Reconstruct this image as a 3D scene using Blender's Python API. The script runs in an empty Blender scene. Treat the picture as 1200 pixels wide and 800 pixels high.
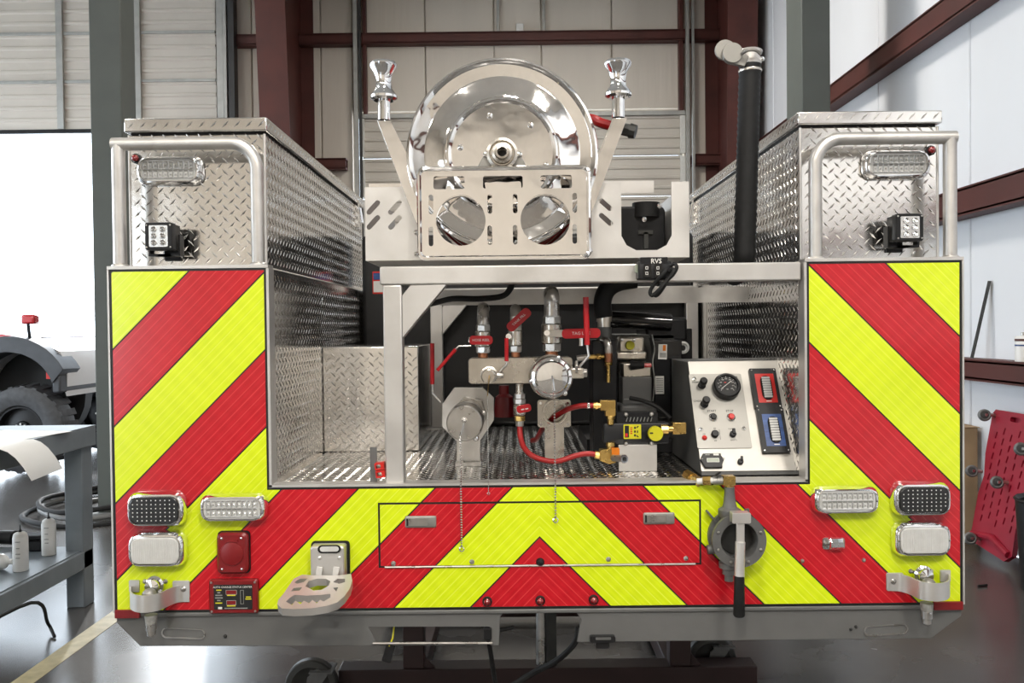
import bpy, math, random
from mathutils import Vector, Matrix
from mathutils.geometry import tessellate_polygon
R = math.radians
random.seed(7)
SC = bpy.context.scene
COL = SC.collection

# ------------------------------------------------------------------ camera
F = 1000.0                                   # focal length in pixels of the 1200 px wide frame
CAM = Vector((0, 0, 1.5))
fw = Vector((-0.003, 1, -0.016)).normalized()
r0 = fw.cross(Vector((0, 0, 1))).normalized(); u0 = r0.cross(fw)
ROLL = R(0.63)
rt = math.cos(ROLL) * r0 - math.sin(ROLL) * u0
up = math.cos(ROLL) * u0 + math.sin(ROLL) * r0
cd = bpy.data.cameras.new('camera'); cam = bpy.data.objects.new('camera', cd); COL.objects.link(cam)
cd.sensor_width = 36; cd.lens = 36 * F / 1200; cd.clip_start = 0.05; cd.clip_end = 300
cam.matrix_world = Matrix(((rt.x, up.x, -fw.x, CAM.x), (rt.y, up.y, -fw.y, CAM.y), (rt.z, up.z, -fw.z, CAM.z), (0, 0, 0, 1)))
SC.camera = cam

# ------------------------------------------------------------------ world and exposure
W = bpy.data.worlds.new('sky'); SC.world = W; W.use_nodes = True
bg = W.node_tree.nodes['Background']; bg.inputs[0].default_value = (0.80, 0.90, 1.0, 1); bg.inputs[1].default_value = 6.2
sd_ = bpy.data.lights.new('sun', 'SUN'); sd_.energy = 1.1; sd_.angle = R(1.0); sd_.color = (1.0, 0.97, 0.93)
sun = bpy.data.objects.new('sun', sd_); COL.objects.link(sun); sun.location = (-6, 20, 12)
sun.rotation_euler = Vector((0.32, -1.0, -0.50)).to_track_quat('-Z', 'Y').to_euler()      # low sun beyond the open bay door
SC.view_settings.view_transform = 'Standard'; SC.view_settings.look = 'None'
SC.view_settings.exposure = 0.0; SC.view_settings.gamma = 1; SC.view_settings.use_curve_mapping = False
SC.cycles.use_denoising = True
SC.cycles.max_bounces = 8; SC.cycles.diffuse_bounces = 4; SC.cycles.glossy_bounces = 5
SC.cycles.transmission_bounces = 6; SC.cycles.caustics_reflective = False; SC.cycles.caustics_refractive = False
SC.cycles.sample_clamp_indirect = 6

FILL_LAMP_POS = [(-5.2, -4.0, 180), (-1.4, -4.0, 300), (1.9, -2.6, 240), (-4.6, 2.6, 60), (0.3, 0.2, 110), (-4.6, 8.2, 30), (0.3, 7.6, 150)]
CEIL = 6.6

# ------------------------------------------------------------------ geometry helpers
D0 = 2.38                                    # distance of the truck's rear face
def at(px, py, Y):
    d = fw * F + rt * (px - 600) + up * (400 - py)
    return CAM + d * ((Y - CAM.y) / d.y)
def p(px, py, dy=0.0): return at(px, py, D0 + dy)
def k(dy=0.0): return (D0 + dy) / F
def onfloor(px, py, z=0.0):
    d = fw * F + rt * (px - 600) + up * (400 - py)
    return CAM + d * ((z - CAM.z) / d.z)
def frame(o, u=(1, 0, 0), v=(0, 0, 1)):
    u = Vector(u).normalized(); v = Vector(v); v = (v - u * v.dot(u)).normalized(); n = u.cross(v)
    return Matrix(((u.x, v.x, n.x, o[0]), (u.y, v.y, n.y, o[1]), (u.z, v.z, n.z, o[2]), (0, 0, 0, 1)))
def fr(px, py, dy=0.0): return frame(p(px, py, dy))
ID = Matrix.Identity(4)

def rr(cx, cy, w, h, r, n=4):
    r = min(r, w / 2 - 1e-5, h / 2 - 1e-5); o = []
    for (sx, sy, a) in ((1, -1, -90), (1, 1, 0), (-1, 1, 90), (-1, -1, 180)):
        for i in range(n + 1):
            t = R(a + 90 * i / n)
            o.append((cx + sx * (w / 2 - r) + r * math.cos(t), cy + sy * (h / 2 - r) + r * math.sin(t)))
    return o
def circ(cx, cy, r, n=24, r2=None, a0=0):
    r2 = r2 or r
    return [(cx + r * math.cos(a0 + 2 * math.pi * i / n), cy + r2 * math.sin(a0 + 2 * math.pi * i / n)) for i in range(n)]
def slot(cx, cy, l, w, ang=0, n=5):
    o = []
    for s in (0, 1):
        for i in range(n + 1):
            t = R(-90 + 180 * s + 180 * i / n)
            x = (l / 2 - w / 2) * (1 - 2 * s) + w / 2 * math.cos(t); y = w / 2 * math.sin(t)
            a = R(ang); o.append((cx + x * math.cos(a) - y * math.sin(a), cy + x * math.sin(a) + y * math.cos(a)))
    return o
def clip(poly, a, b, c):                     # keep a*x + b*y <= c
    o = []
    for i in range(len(poly)):
        P, Q = poly[i], poly[(i + 1) % len(poly)]
        fp, fq = a * P[0] + b * P[1] - c, a * Q[0] + b * Q[1] - c
        if fp <= 0: o.append(P)
        if fp * fq < 0:
            t = fp / (fp - fq); o.append((P[0] + t * (Q[0] - P[0]), P[1] + t * (Q[1] - P[1])))
    return o
def smooth_path(pts, n=6):
    pts = [Vector(q) for q in pts]
    if len(pts) < 3: return pts
    e = [2 * pts[0] - pts[1]] + pts + [2 * pts[-1] - pts[-2]]; o = []
    for i in range(1, len(e) - 2):
        a, b, c, d = e[i - 1:i + 3]
        for j in range(n):
            t = j / n
            o.append(0.5 * ((2 * b) + (c - a) * t + (2 * a - 5 * b + 4 * c - d) * t * t + (3 * b - a - 3 * c + d) * t ** 3))
    o.append(pts[-1]); return o

def woff(o):
    v = Vector((0, 0, 0))
    while o is not None: v += o.location; o = o.parent
    return v

class MB:
    def __init__(s, M=None): s.v = []; s.f = []; s.M = M or ID
    def add(s, vs, fs):
        b = len(s.v); s.v += [s.M @ Vector(q) for q in vs]; s.f += [[b + i for i in q] for q in fs]; return s
    def box(s, x0, x1, y0, y1, z0, z1):
        return s.add([(x, y, z) for z in (z0, z1) for y in (y0, y1) for x in (x0, x1)],
                     [(0, 2, 3, 1), (4, 5, 7, 6), (0, 1, 5, 4), (2, 6, 7, 3), (0, 4, 6, 2), (1, 3, 7, 5)])
    def hull8(s, c):                         # eight corners: bottom loop then top loop
        return s.add(c, [(3, 2, 1, 0), (4, 5, 6, 7), (0, 1, 5, 4), (1, 2, 6, 5), (2, 3, 7, 6), (3, 0, 4, 7)])
    def bar(s, a, b, w, t, side=(0, 0, 1)):
        a, b = Vector(a), Vector(b); d = (b - a).normalized(); sd = Vector(side); sd = (sd - d * sd.dot(d)).normalized(); n = d.cross(sd)
        c = [q + sd * (w / 2) * i + n * (t / 2) * j for q in (a, b) for (i, j) in ((-1, -1), (1, -1), (1, 1), (-1, 1))]
        return s.hull8(c)
    def loft(s, loops, cap0=True, cap1=True):
        n = len(loops[0][0]); vs = []; fs = []
        for (lp, z) in loops: vs += [(x, y, z) for x, y in lp]
        for a in range(len(loops) - 1):
            for i in range(n):
                j = (i + 1) % n; fs.append((a * n + i, a * n + j, (a + 1) * n + j, (a + 1) * n + i))
        if cap0: fs.append(tuple(range(n - 1, -1, -1)))
        if cap1: fs.append(tuple(range((len(loops) - 1) * n, len(loops) * n)))
        return s.add(vs, fs)
    def prism(s, loops, z0, z1):
        pts = [q for l in loops for q in l]; n = len(pts)
        tri = tessellate_polygon([[Vector((x, y, 0)) for x, y in l] for l in loops])
        vs = [(x, y, z0) for x, y in pts] + [(x, y, z1) for x, y in pts]; fs = []
        for t in tri:
            (ax, ay), (bx, by), (cx, cy) = pts[t[0]], pts[t[1]], pts[t[2]]
            if (bx - ax) * (cy - ay) - (by - ay) * (cx - ax) < 0: t = (t[0], t[2], t[1])
            fs.append((t[2], t[1], t[0])); fs.append(tuple(n + i for i in t))
        b = 0
        for li, l in enumerate(loops):
            m = len(l); ar = sum(l[i][0] * l[(i + 1) % m][1] - l[(i + 1) % m][0] * l[i][1] for i in range(m))
            for i in range(m):
                a, c = b + i, b + (i + 1) % m
                fs.append((a, c, n + c, n + a) if (ar > 0) == (li == 0) else (c, a, n + a, n + c))
            b += m
        return s.add(vs, fs)
    def cyl(s, a, b, ra, rb=None, n=16):
        rb = ra if rb is None else rb
        a, b = Vector(a), Vector(b); d = (b - a).normalized()
        x = d.orthogonal().normalized(); y = d.cross(x); vs = []
        for q, r in ((a, ra), (b, rb)):
            vs += [q + (x * math.cos(2 * math.pi * i / n) + y * math.sin(2 * math.pi * i / n)) * r for i in range(n)]
        fs = [(i, (i + 1) % n, n + (i + 1) % n, n + i) for i in range(n)] + [tuple(range(n - 1, -1, -1)), tuple(range(n, 2 * n))]
        return s.add(vs, fs)
    def lathe(s, o, ax, prof, n=32, closed=False):
        o = Vector(o); d = Vector(ax).normalized(); x = d.orthogonal().normalized(); y = d.cross(x); vs = []; fs = []
        for (r, h) in prof:
            vs += [o + d * h + (x * math.cos(2 * math.pi * i / n) + y * math.sin(2 * math.pi * i / n)) * max(r, 1e-5) for i in range(n)]
        m = len(prof)
        for a in range(m if closed else m - 1):
            for i in range(n):
                j = (i + 1) % n; c = (a + 1) % m
                fs.append((a * n + i, a * n + j, c * n + j, c * n + i))
        return s.add(vs, fs)
    def tube(s, pts, r, n=8, cap=True, rs=None):
        pts = [Vector(q) for q in pts]; m = len(pts); vs = []; fs = []
        t = [(pts[min(i + 1, m - 1)] - pts[max(i - 1, 0)]).normalized() for i in range(m)]
        x = t[0].orthogonal().normalized()
        for i in range(m):
            x = (x - t[i] * x.dot(t[i])).normalized(); y = t[i].cross(x); q = rs[i] if rs else r
            vs += [pts[i] + (x * math.cos(2 * math.pi * j / n) + y * math.sin(2 * math.pi * j / n)) * q for j in range(n)]
        for i in range(m - 1):
            for j in range(n):
                c = (j + 1) % n; fs.append((i * n + j, i * n + c, (i + 1) * n + c, (i + 1) * n + j))
        if cap: fs += [tuple(range(n - 1, -1, -1)), tuple(range((m - 1) * n, m * n))]
        return s.add(vs, fs)
    def ball(s, c, r, n=10, m=6, sz=1.0):
        return s.lathe(Vector(c), (0, 0, 1), [(r * math.sin(math.pi * i / m), -r * sz * math.cos(math.pi * i / m)) for i in range(m + 1)], n)
    def build(s, name, mat, parent=None, bevel=0, ang=35, seg=2):
        off = woff(parent)
        me = bpy.data.meshes.new(name); me.from_pydata([q - off for q in s.v], [], s.f); me.update()
        o = bpy.data.objects.new(name, me); COL.objects.link(o); me.materials.append(M(mat))
        if parent is not None: o.parent = parent
        me.polygons.foreach_set('use_smooth', [True] * len(me.polygons)); me.set_sharp_from_angle(angle=R(ang))
        if bevel:
            b = o.modifiers.new('bevel', 'BEVEL'); b.width = bevel; b.segments = seg; b.limit_method = 'ANGLE'; b.angle_limit = R(40)
        return o

def tag(o, label=None, cat=None, group=None, kind=None):
    if label: o['label'] = label
    if cat: o['category'] = cat
    if group: o['group'] = group
    if kind: o['kind'] = kind
    return o
def thing(name, loc, label, cat, group=None):
    o = bpy.data.objects.new(name, None); COL.objects.link(o); o.location = loc; o.empty_display_size = 0.05
    return tag(o, label, cat, group)
def struct(o): o['kind'] = 'structure'; return o

def text(s, size, Mx, mat, parent, name='lettering', align='CENTER', bold=0.0):
    c = bpy.data.curves.new('t', 'FONT'); c.body = s; c.size = size; c.align_x = align; c.align_y = 'CENTER'; c.extrude = 0.0002; c.offset = bold
    c.resolution_u = 2
    t = bpy.data.objects.new('t', c); COL.objects.link(t); bpy.context.view_layer.update()
    me = bpy.data.meshes.new_from_object(t); bpy.data.objects.remove(t); bpy.data.curves.remove(c)
    off = woff(parent); me.transform(Matrix.Translation(-off) @ Mx); me.name = name
    o = bpy.data.objects.new(name, me); COL.objects.link(o); o.parent = parent; me.materials.clear(); me.materials.append(M(mat)); return o

# ------------------------------------------------------------------ materials
MATS = {}
def M(n): return MATS[n]
def mat(name, col, metal=0.0, rough=0.5, nz=None, bump=None, coat=0.0, stretch=None, rvar=0.0, spec=None, alpha=None, trans=0.0, emit=None):
    m = bpy.data.materials.new(name); m.use_nodes = True; nt = m.node_tree; b = nt.nodes['Principled BSDF']; MATS[name] = m
    b.inputs['Base Color'].default_value = (*col, 1); b.inputs['Metallic'].default_value = metal; b.inputs['Roughness'].default_value = rough
    if coat: b.inputs['Coat Weight'].default_value = coat; b.inputs['Coat Roughness'].default_value = 0.08
    if spec is not None: b.inputs['Specular IOR Level'].default_value = spec
    if trans: b.inputs['Transmission Weight'].default_value = trans
    if emit: b.inputs['Emission Color'].default_value = (*emit[0], 1); b.inputs['Emission Strength'].default_value = emit[1]
    tc = nt.nodes.new('ShaderNodeNewGeometry'); mp = nt.nodes.new('ShaderNodeMapping')
    nt.links.new(tc.outputs['Position'], mp.inputs['Vector'])
    if stretch: mp.inputs['Scale'].default_value = stretch
    if nz:
        t = nt.nodes.new('ShaderNodeTexNoise'); t.inputs['Scale'].default_value = nz[0]; t.inputs['Detail'].default_value = 4
        nt.links.new(mp.outputs[0], t.inputs['Vector'])
        rp = nt.nodes.new('ShaderNodeMapRange'); rp.inputs['From Min'].default_value = 0.3; rp.inputs['From Max'].default_value = 0.7
        rp.inputs['To Min'].default_value = 1 - nz[1]; rp.inputs['To Max'].default_value = 1 + nz[1]
        nt.links.new(t.outputs[0], rp.inputs['Value'])
        mx = nt.nodes.new('ShaderNodeVectorMath'); mx.operation = 'SCALE'; mx.inputs[0].default_value = col
        nt.links.new(rp.outputs[0], mx.inputs['Scale']); nt.links.new(mx.outputs[0], b.inputs['Base Color'])
        if rvar:
            r2 = nt.nodes.new('ShaderNodeMapRange'); r2.inputs['From Min'].default_value = 0.3; r2.inputs['From Max'].default_value = 0.7
            r2.inputs['To Min'].default_value = max(0.02, rough - rvar); r2.inputs['To Max'].default_value = rough + rvar
            nt.links.new(t.outputs[0], r2.inputs['Value']); nt.links.new(r2.outputs[0], b.inputs['Roughness'])
    if bump:
        t = nt.nodes.new('ShaderNodeTexNoise'); t.inputs['Scale'].default_value = bump[0]; t.inputs['Detail'].default_value = 3
        nt.links.new(mp.outputs[0], t.inputs['Vector'])
        bp = nt.nodes.new('ShaderNodeBump'); bp.inputs['Strength'].default_value = bump[1]; bp.inputs['Distance'].default_value = bump[2] if len(bump) > 2 else 0.002
        nt.links.new(t.outputs[0], bp.inputs['Height']); nt.links.new(bp.outputs[0], b.inputs['Normal'])
    return m

mat('concrete', (0.075, 0.072, 0.069), 0, 0.25, nz=(1.6, 0.22), bump=(14, 0.06), rvar=0.03, spec=0.75)
mat('apron', (0.62, 0.62, 0.62), 0, 0.9, nz=(0.5, 0.08))
mat('floor_line', (0.45, 0.40, 0.24), 0, 0.5, nz=(14, 0.2))
mat('insulation', (0.68, 0.62, 0.54), 0, 0.55, nz=(2.0, 0.05), bump=(5.0, 0.5, 0.03), stretch=(1, 1, 0.08))
mat('insulation_side', (0.80, 0.82, 0.85), 0, 0.5, nz=(1.2, 0.04), bump=(3.0, 0.5, 0.03), stretch=(1, 0.6, 0.15))
mat('ceiling_white', (0.66, 0.64, 0.60), 0, 0.7, nz=(1.0, 0.05))
mat('steel_red', (0.075, 0.016, 0.011), 0, 0.55, nz=(3, 0.2))
mat('stand_red_shaded', (0.030, 0.012, 0.011), 0, 0.5, nz=(5, 0.2))  # stand's red darkened to hold the shadow under the truck body
mat('door_panel', (0.60, 0.555, 0.49), 0, 0.45, nz=(2.0, 0.05))
mat('door_rail', (0.40, 0.40, 0.38), 0.6, 0.45, nz=(8, 0.1))
mat('column_grey', (0.085, 0.095, 0.085), 0, 0.5, nz=(4, 0.08))
mat('dark_track', (0.05, 0.05, 0.05), 0.5, 0.5, nz=(8, 0.1))

def tape(name, a, b, c):
    m = bpy.data.materials.new(name); m.use_nodes = True; nt = m.node_tree; bs = nt.nodes['Principled BSDF']; MATS[name] = m
    N = nt.nodes.new; L = nt.links.new
    g = N('ShaderNodeNewGeometry'); sp = N('ShaderNodeSeparateXYZ'); L(g.outputs['Position'], sp.inputs[0])
    def mth(op, i0, i1=None):
        q = N('ShaderNodeMath'); q.operation = op
        for j, i in enumerate((i0, i1)):
            if i is None: continue
            if hasattr(i, 'links'): L(i, q.inputs[j])
            else: q.inputs[j].default_value = i
        return q.outputs[0]
    ax = mth('ABSOLUTE', mth('SUBTRACT', sp.outputs[0], XC))
    t = mth('ADD', ax, sp.outputs[2]); s2 = mth('SUBTRACT', ax, sp.outputs[2])
    line = mth('LESS_THAN', mth('FRACT', mth('MULTIPLY', t, 34.0)), 0.13)
    wide = mth('MULTIPLY', mth('SINE', mth('MULTIPLY', t, 330.0)), 0.5)
    cross = mth('SINE', mth('MULTIPLY', s2, 95.0))
    nz = N('ShaderNodeTexNoise'); nz.inputs['Scale'].default_value = 6; L(g.outputs['Position'], nz.inputs['Vector'])
    f = mth('ADD', mth('MULTIPLY', wide, 0.35), mth('MULTIPLY', mth('SUBTRACT', nz.outputs[0], 0.5), 1.2))
    f = mth('ADD', mth('ADD', f, mth('MULTIPLY', cross, 0.12)), 0.5)
    mx = N('ShaderNodeMix'); mx.data_type = 'RGBA'; L(f, mx.inputs['Factor']); mx.inputs['A'].default_value = (*a, 1); mx.inputs['B'].default_value = (*b, 1)
    m2 = N('ShaderNodeMix'); m2.data_type = 'RGBA'; L(mth('MULTIPLY', line, 0.5), m2.inputs['Factor']); L(mx.outputs['Result'], m2.inputs['A']); m2.inputs['B'].default_value = (*c, 1)
    L(m2.outputs['Result'], bs.inputs['Base Color'])
    bs.inputs['Roughness'].default_value = 0.22; bs.inputs['Coat Weight'].default_value = 0.25; bs.inputs['Coat Roughness'].default_value = 0.1
XC = p(632.5, 640).x
tape('tape_yellow', (0.64, 0.80, 0.004), (0.76, 0.90, 0.010), (0.85, 0.93, 0.10))
tape('tape_red', (0.47, 0.004, 0.011), (0.58, 0.008, 0.018), (0.80, 0.06, 0.06))
mat('black_vinyl', (0.008, 0.008, 0.008), 0, 0.4, nz=(30, 0.2))
mat('tread_plate', (0.80, 0.78, 0.75), 1.0, 0.14, nz=(7, 0.06), bump=(40, 0.08), rvar=0.05)
mat('mill_aluminium', (0.66, 0.64, 0.61), 0.75, 0.42, nz=(9, 0.07), bump=(90, 0.08), rvar=0.06)
mat('satin_tube', (0.62, 0.60, 0.57), 0.8, 0.40, nz=(16, 0.08), rvar=0.06)
mat('polished', (0.90, 0.88, 0.86), 1.0, 0.05, nz=(4, 0.02), bump=(5.0, 0.35, 0.02))
mat('chrome', (0.88, 0.88, 0.88), 1.0, 0.04, nz=(10, 0.02))
mat('steel', (0.50, 0.48, 0.45), 0.95, 0.30, nz=(25, 0.12), rvar=0.06)
mat('stainless', (0.58, 0.54, 0.48), 0.95, 0.27, nz=(12, 0.15), rvar=0.05)
mat('skirt_grey', (0.155, 0.155, 0.15), 0.3, 0.5, nz=(12, 0.06), bump=(120, 0.1))
mat('cast_grey', (0.15, 0.15, 0.145), 0.4, 0.5, nz=(20, 0.15), bump=(60, 0.2))
mat('black_plastic', (0.012, 0.012, 0.013), 0, 0.38, nz=(30, 0.2), spec=0.3)
mat('black_gloss', (0.008, 0.008, 0.009), 0, 0.12, nz=(20, 0.1))
mat('black_rubber', (0.010, 0.010, 0.010), 0, 0.6, nz=(40, 0.2), bump=(120, 0.2), spec=0.3)
mat('tank_black', (0.006, 0.006, 0.0065), 0, 0.45, nz=(5, 0.2), bump=(18, 0.1))
mat('brass', (0.60, 0.40, 0.13), 1.0, 0.28, nz=(25, 0.12), rvar=0.05)
mat('copper', (0.40, 0.17, 0.09), 1.0, 0.4, nz=(25, 0.2))
mat('red_vinyl', (0.52, 0.008, 0.014), 0, 0.35, nz=(30, 0.06))
mat('red_rubber', (0.42, 0.014, 0.014), 0, 0.42, nz=(30, 0.08))
mat('red_plastic', (0.20, 0.008, 0.010), 0, 0.3, nz=(30, 0.08))
mat('red_lens', (0.22, 0.004, 0.006), 0, 0.08, nz=(30, 0.05), coat=1.0)
mat('clear_lens', (0.86, 0.87, 0.86), 0.0, 0.06, trans=0.85, nz=(30, 0.02))
mat('led_reflector', (0.72, 0.72, 0.70), 0.7, 0.22, nz=(40, 0.1))
mat('led_dark', (0.025, 0.025, 0.025), 0.2, 0.25, nz=(40, 0.2))
mat('white_plastic', (0.78, 0.77, 0.74), 0, 0.35, nz=(20, 0.04))
mat('frosted_lens', (0.62, 0.62, 0.60), 0, 0.25, nz=(60, 0.05), coat=0.6)
mat('label_white', (0.75, 0.74, 0.70), 0, 0.5, nz=(40, 0.05))
mat('label_grey', (0.30, 0.30, 0.28), 0, 0.5, nz=(60, 0.3))
mat('ink_black', (0.01, 0.01, 0.01), 0, 0.5, nz=(30, 0.1))
mat('label_yellow', (0.72, 0.66, 0.02), 0, 0.4, nz=(20, 0.04))
mat('orange_plastic', (0.75, 0.20, 0.01), 0, 0.4, nz=(20, 0.05))
mat('plate_grey', (0.30, 0.29, 0.265), 0.5, 0.42, nz=(8, 0.08))
mat('gauge_red', (0.62, 0.02, 0.015), 0, 0.35, nz=(20, 0.06))
mat('gauge_blue', (0.035, 0.085, 0.26), 0, 0.35, nz=(60, 0.3), stretch=(0.3, 0.3, 1.6))
mat('lcd', (0.32, 0.36, 0.28), 0, 0.3, nz=(30, 0.05))
mat('bench_grey', (0.18, 0.205, 0.225), 0.1, 0.42, nz=(6, 0.12))
mat('paper', (0.80, 0.80, 0.78), 0, 0.7, nz=(4, 0.03))
mat('creeper_red', (0.30, 0.008, 0.026), 0, 0.42, nz=(8, 0.08))
mat('cardboard', (0.33, 0.22, 0.12), 0, 0.85, nz=(8, 0.08))
mat('car_red', (0.50, 0.012, 0.02), 0.1, 0.25, nz=(3, 0.04), coat=0.8)
mat('car_glare_white', (0.80, 0.80, 0.80), 0, 0.3, nz=(3, 0.02), coat=0.6)  # white puts the glare that washes out the pickup into its colour
mat('console_face', (0.50, 0.48, 0.44), 0.55, 0.45, nz=(14, 0.06))
mat('tyre', (0.065, 0.067, 0.072), 0, 0.7, nz=(20, 0.2), bump=(60, 0.2))
mat('flare_grey', (0.06, 0.064, 0.072), 0, 0.5, nz=(10, 0.1))
mat('glass_dark', (0.03, 0.035, 0.04), 0, 0.05, nz=(3, 0.05))
mat('cast_dark', (0.045, 0.045, 0.042), 0.4, 0.5, nz=(20, 0.2))
mat('lamp_white', (0.9, 0.9, 0.88), 0, 0.4, nz=(10, 0.02))
mat('fill_lamp_glow', (1, 1, 1), 0, 0.5, emit=((1, 0.94, 0.86), 6.0))
# ------------------------------------------------------------------ the hall
YB, XR_, XL_, YF = 12.0, 3.2, -10.0, -9.0
def bx(*a): return MB().box(*a)
struct(bx(XL_, XR_, YF, YB, -0.2, 0).build('floor', 'concrete'))
struct(bx(-40, 30, YB, 60, -0.3, -0.02).build('pavement_back', 'apron'))
struct(bx(-40, 30, -45, YF, -0.3, -0.02).build('pavement_front', 'apron'))
struct(bx(XL_ - .2, XR_ + .2, YF - .2, YB + .2, CEIL, CEIL + 0.15).build('ceiling', 'ceiling_white'))
wr = struct(bx(XR_ + .06, XR_ + .2, YF, YB, 0, CEIL).build('wall_right', 'insulation_side'))
for i in range(14):
    y0 = YF + i * 1.5
    bx(XR_, XR_ + .058, y0 + .006, y0 + 1.494, 0.0, CEIL - .01).build('wall_panel', 'insulation_side', wr, bevel=0.012)
wl = MB()
for a in ((YF, 0.5, 0, CEIL), (11.3, YB, 0, CEIL), (0.5, 11.3, 4.8, CEIL)): wl.box(XL_ - .2, XL_, a[0], a[1], a[2], a[3])
struct(wl.build('wall_left', 'insulation'))
struct(bx(-45, XL_, YF, YB, -0.3, -0.02).build('pavement_side', 'apron'))
D1 = (-8.75, -4.09, 4.3); D2 = (-2.2, 2.36, 4.5)            # openings of the two doors in the back wall
wb = MB()
for a in ((XL_, D1[0], 0, CEIL), (D1[0], D1[1], 5.0, CEIL), (D1[1], D2[0], 0, CEIL), (D2[0], D2[1], D2[2], CEIL), (D2[1], XR_ + .2, 0, CEIL)):
    wb.box(a[0], a[1], YB, YB + .2, a[2], a[3])
wb = struct(wb.build('wall_back', 'insulation'))
seams = [-10, -9.3, -8.78, None, -4.05, -3.62, -2.66, -2.22, -1.2, -0.24, 0.42, 1.4, 2.38, 2.8, 3.2]
for a, b in zip(seams, seams[1:]):
    if a is None or b is None: continue
    z0 = D2[2] + .03 if -2.21 < (a + b) / 2 < 2.37 else 0
    bx(a + .006, b - .006, YB - .05, YB - .001, z0, CEIL - .01).build('wall_panel', 'insulation', wb, bevel=0.012)
wf = MB()
for a in ((XL_, -9.2, 0, CEIL), (-6.4, XR_ + .2, 0, CEIL), (-9.2, -6.4, 3.6, CEIL)):
    wf.box(a[0], a[1], YF - .2, YF, a[2], a[3])
struct(wf.build('wall_front', 'insulation'))

def girt(a, b, h=.13, d=.14):                 # steel channel along the wall
    a, b = Vector(a), Vector(b); m = MB(); u = (b - a).normalized(); n = Vector((-u.y, u.x, 0)) if abs(u.x) < .5 else Vector((0, -1, 0))
    if abs(u.x) < .5: n = Vector((-1, 0, 0))
    z = Vector((0, 0, 1)); t = .012
    for (c, w, th) in ((n * t, h, t * 2), ):
        m.hull8([a - z * h / 2, b - z * h / 2, b - z * h / 2 + n * t, a - z * h / 2 + n * t, a + z * h / 2, b + z * h / 2, b + z * h / 2 + n * t, a + z * h / 2 + n * t])
    for s in (-1, 1):
        q = z * (h / 2 * s); m.hull8([a + q - z * t, b + q - z * t, b + q - z * t + n * d, a + q - z * t + n * d, a + q + z * t, b + q + z * t, b + q + z * t + n * d, a + q + z * t + n * d])
    m.hull8([a - z * h / 2 + n * (d - t), b - z * h / 2 + n * (d - t), b - z * h / 2 + n * d, a - z * h / 2 + n * d, a + z * h / 2 + n * (d - t), b + z * h / 2 + n * (d - t), b + z * h / 2 + n * d, a + z * h / 2 + n * d])
    return struct(m.build('wall_girt', 'steel_red'))
zg1 = at(560, 46, YB - .1).z; zg2 = at(400, 193, YB - .1).z
girt((D1[1], YB - .055, zg1), (XR_ - .01, YB - .055, zg1))
for a, b in ((D1[1], D2[0] - .1), (D2[1] + .12, XR_ - .01)): girt((a, YB - .055, zg2), (b, YB - .055, zg2))
for (px, py, hh) in ((1165, 229, .17), (1057, 57, .17)):
    d = at(px, py, 1) - CAM; z = CAM.z + d.z / d.x * (XR_ - .07); girt((XR_ - .005, -8.9, z), (XR_ - .005, 11.2, z), hh)
d = at(1165, 434, 1) - CAM; ZL = CAM.z + d.z / d.x * (XR_ - .07)
girt((XR_ - .005, -8.9, ZL), (XR_ - .005, 11.2, ZL), .12, .15)
# tapered red frame columns and grey posts
def taper_col(xa, xb, yt, yb):
    m = MB(); t = .02; xm = (xa + xb) / 2
    m.hull8([(xa, yb, 0), (xb, yb, 0), (xb, yb + t, 0), (xa, yb + t, 0), (xa, yt, CEIL), (xb, yt, CEIL), (xb, yt + t, CEIL), (xa, yt + t, CEIL)])
    m.hull8([(xm - .01, yb + t, 0), (xm + .01, yb + t, 0), (xm + .01, YB - .08, 0), (xm - .01, YB - .08, 0), (xm - .01, yt + t, CEIL), (xm + .01, yt + t, CEIL), (xm + .01, YB - .08, CEIL), (xm - .01, YB - .08, CEIL)])
    m.box(xa, xb, YB - .08, YB - .055, 0, CEIL)
    return struct(m.build('steel_column', 'steel_red'))
xa, xb = at(305, 60, 10.6).x, at(323, 60, 10.6).x; taper_col(xa - .02, xb + .16, 10.35, 11.0)
xa, xb = at(866, 60, 10.6).x, at(890, 60, 10.6).x; taper_col(xa - .12, xb, 10.6, 10.9)
for a, b, yy, dd in ((105, 141, 7.0, .28), (940, 973, 7.0, .40)):
    x0, x1 = at(a, 80, yy).x, at(b, 80, yy).x; m = MB(); t = .016
    m.box(x0, x1, yy, yy + t, .02, CEIL).box(x0, x1, yy + dd - t, yy + dd, .02, CEIL)
    for xx in (x0, x1 - t): m.box(xx, xx + t, yy + t, yy + dd - t, .02, CEIL)
    m.box(x0 - .06, x1 + .06, yy - .06, yy + dd + .06, 0, .02)
    struct(m.build('steel_post', 'column_grey', bevel=.006))
# doors
def ribbed(parent, x0, x1, y, z0, z1, n):
    # one ribbed door section: a sheet with n shallow horizontal ribs
    pts = []; h = (z1 - z0)
    for i in range(n):
        a = z0 + h * i / n; pts += [(y, a), (y, a + h / n * .62), (y - .018, a + h / n * .72), (y - .018, a + h / n * .92)]
    pts.append((y, z1)); m = MB(); q = len(pts)
    vs = [(x0, b, c) for b, c in pts] + [(x1, b, c) for b, c in pts] + [(x0, y + .04, z0), (x0, y + .04, z1), (x1, y + .04, z0), (x1, y + .04, z1)]
    fs = [(i, q + i, q + i + 1, i + 1) for i in range(q - 1)] + [(2 * q, 2 * q + 1, 2 * q + 3, 2 * q + 2), (0, 2 * q, 2 * q + 2, q), (q - 1, 2 * q - 1, 2 * q + 3, 2 * q + 1)]
    m.add(vs, fs); return m.build('door_section', 'door_panel', parent, ang=15)
def rail(parent, name, x0, x1, y0, y1, z0, z1, mt='door_rail'):
    return bx(x0, x1, y0, y1, z0, z1).build(name, mt, parent, bevel=.004)
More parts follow.
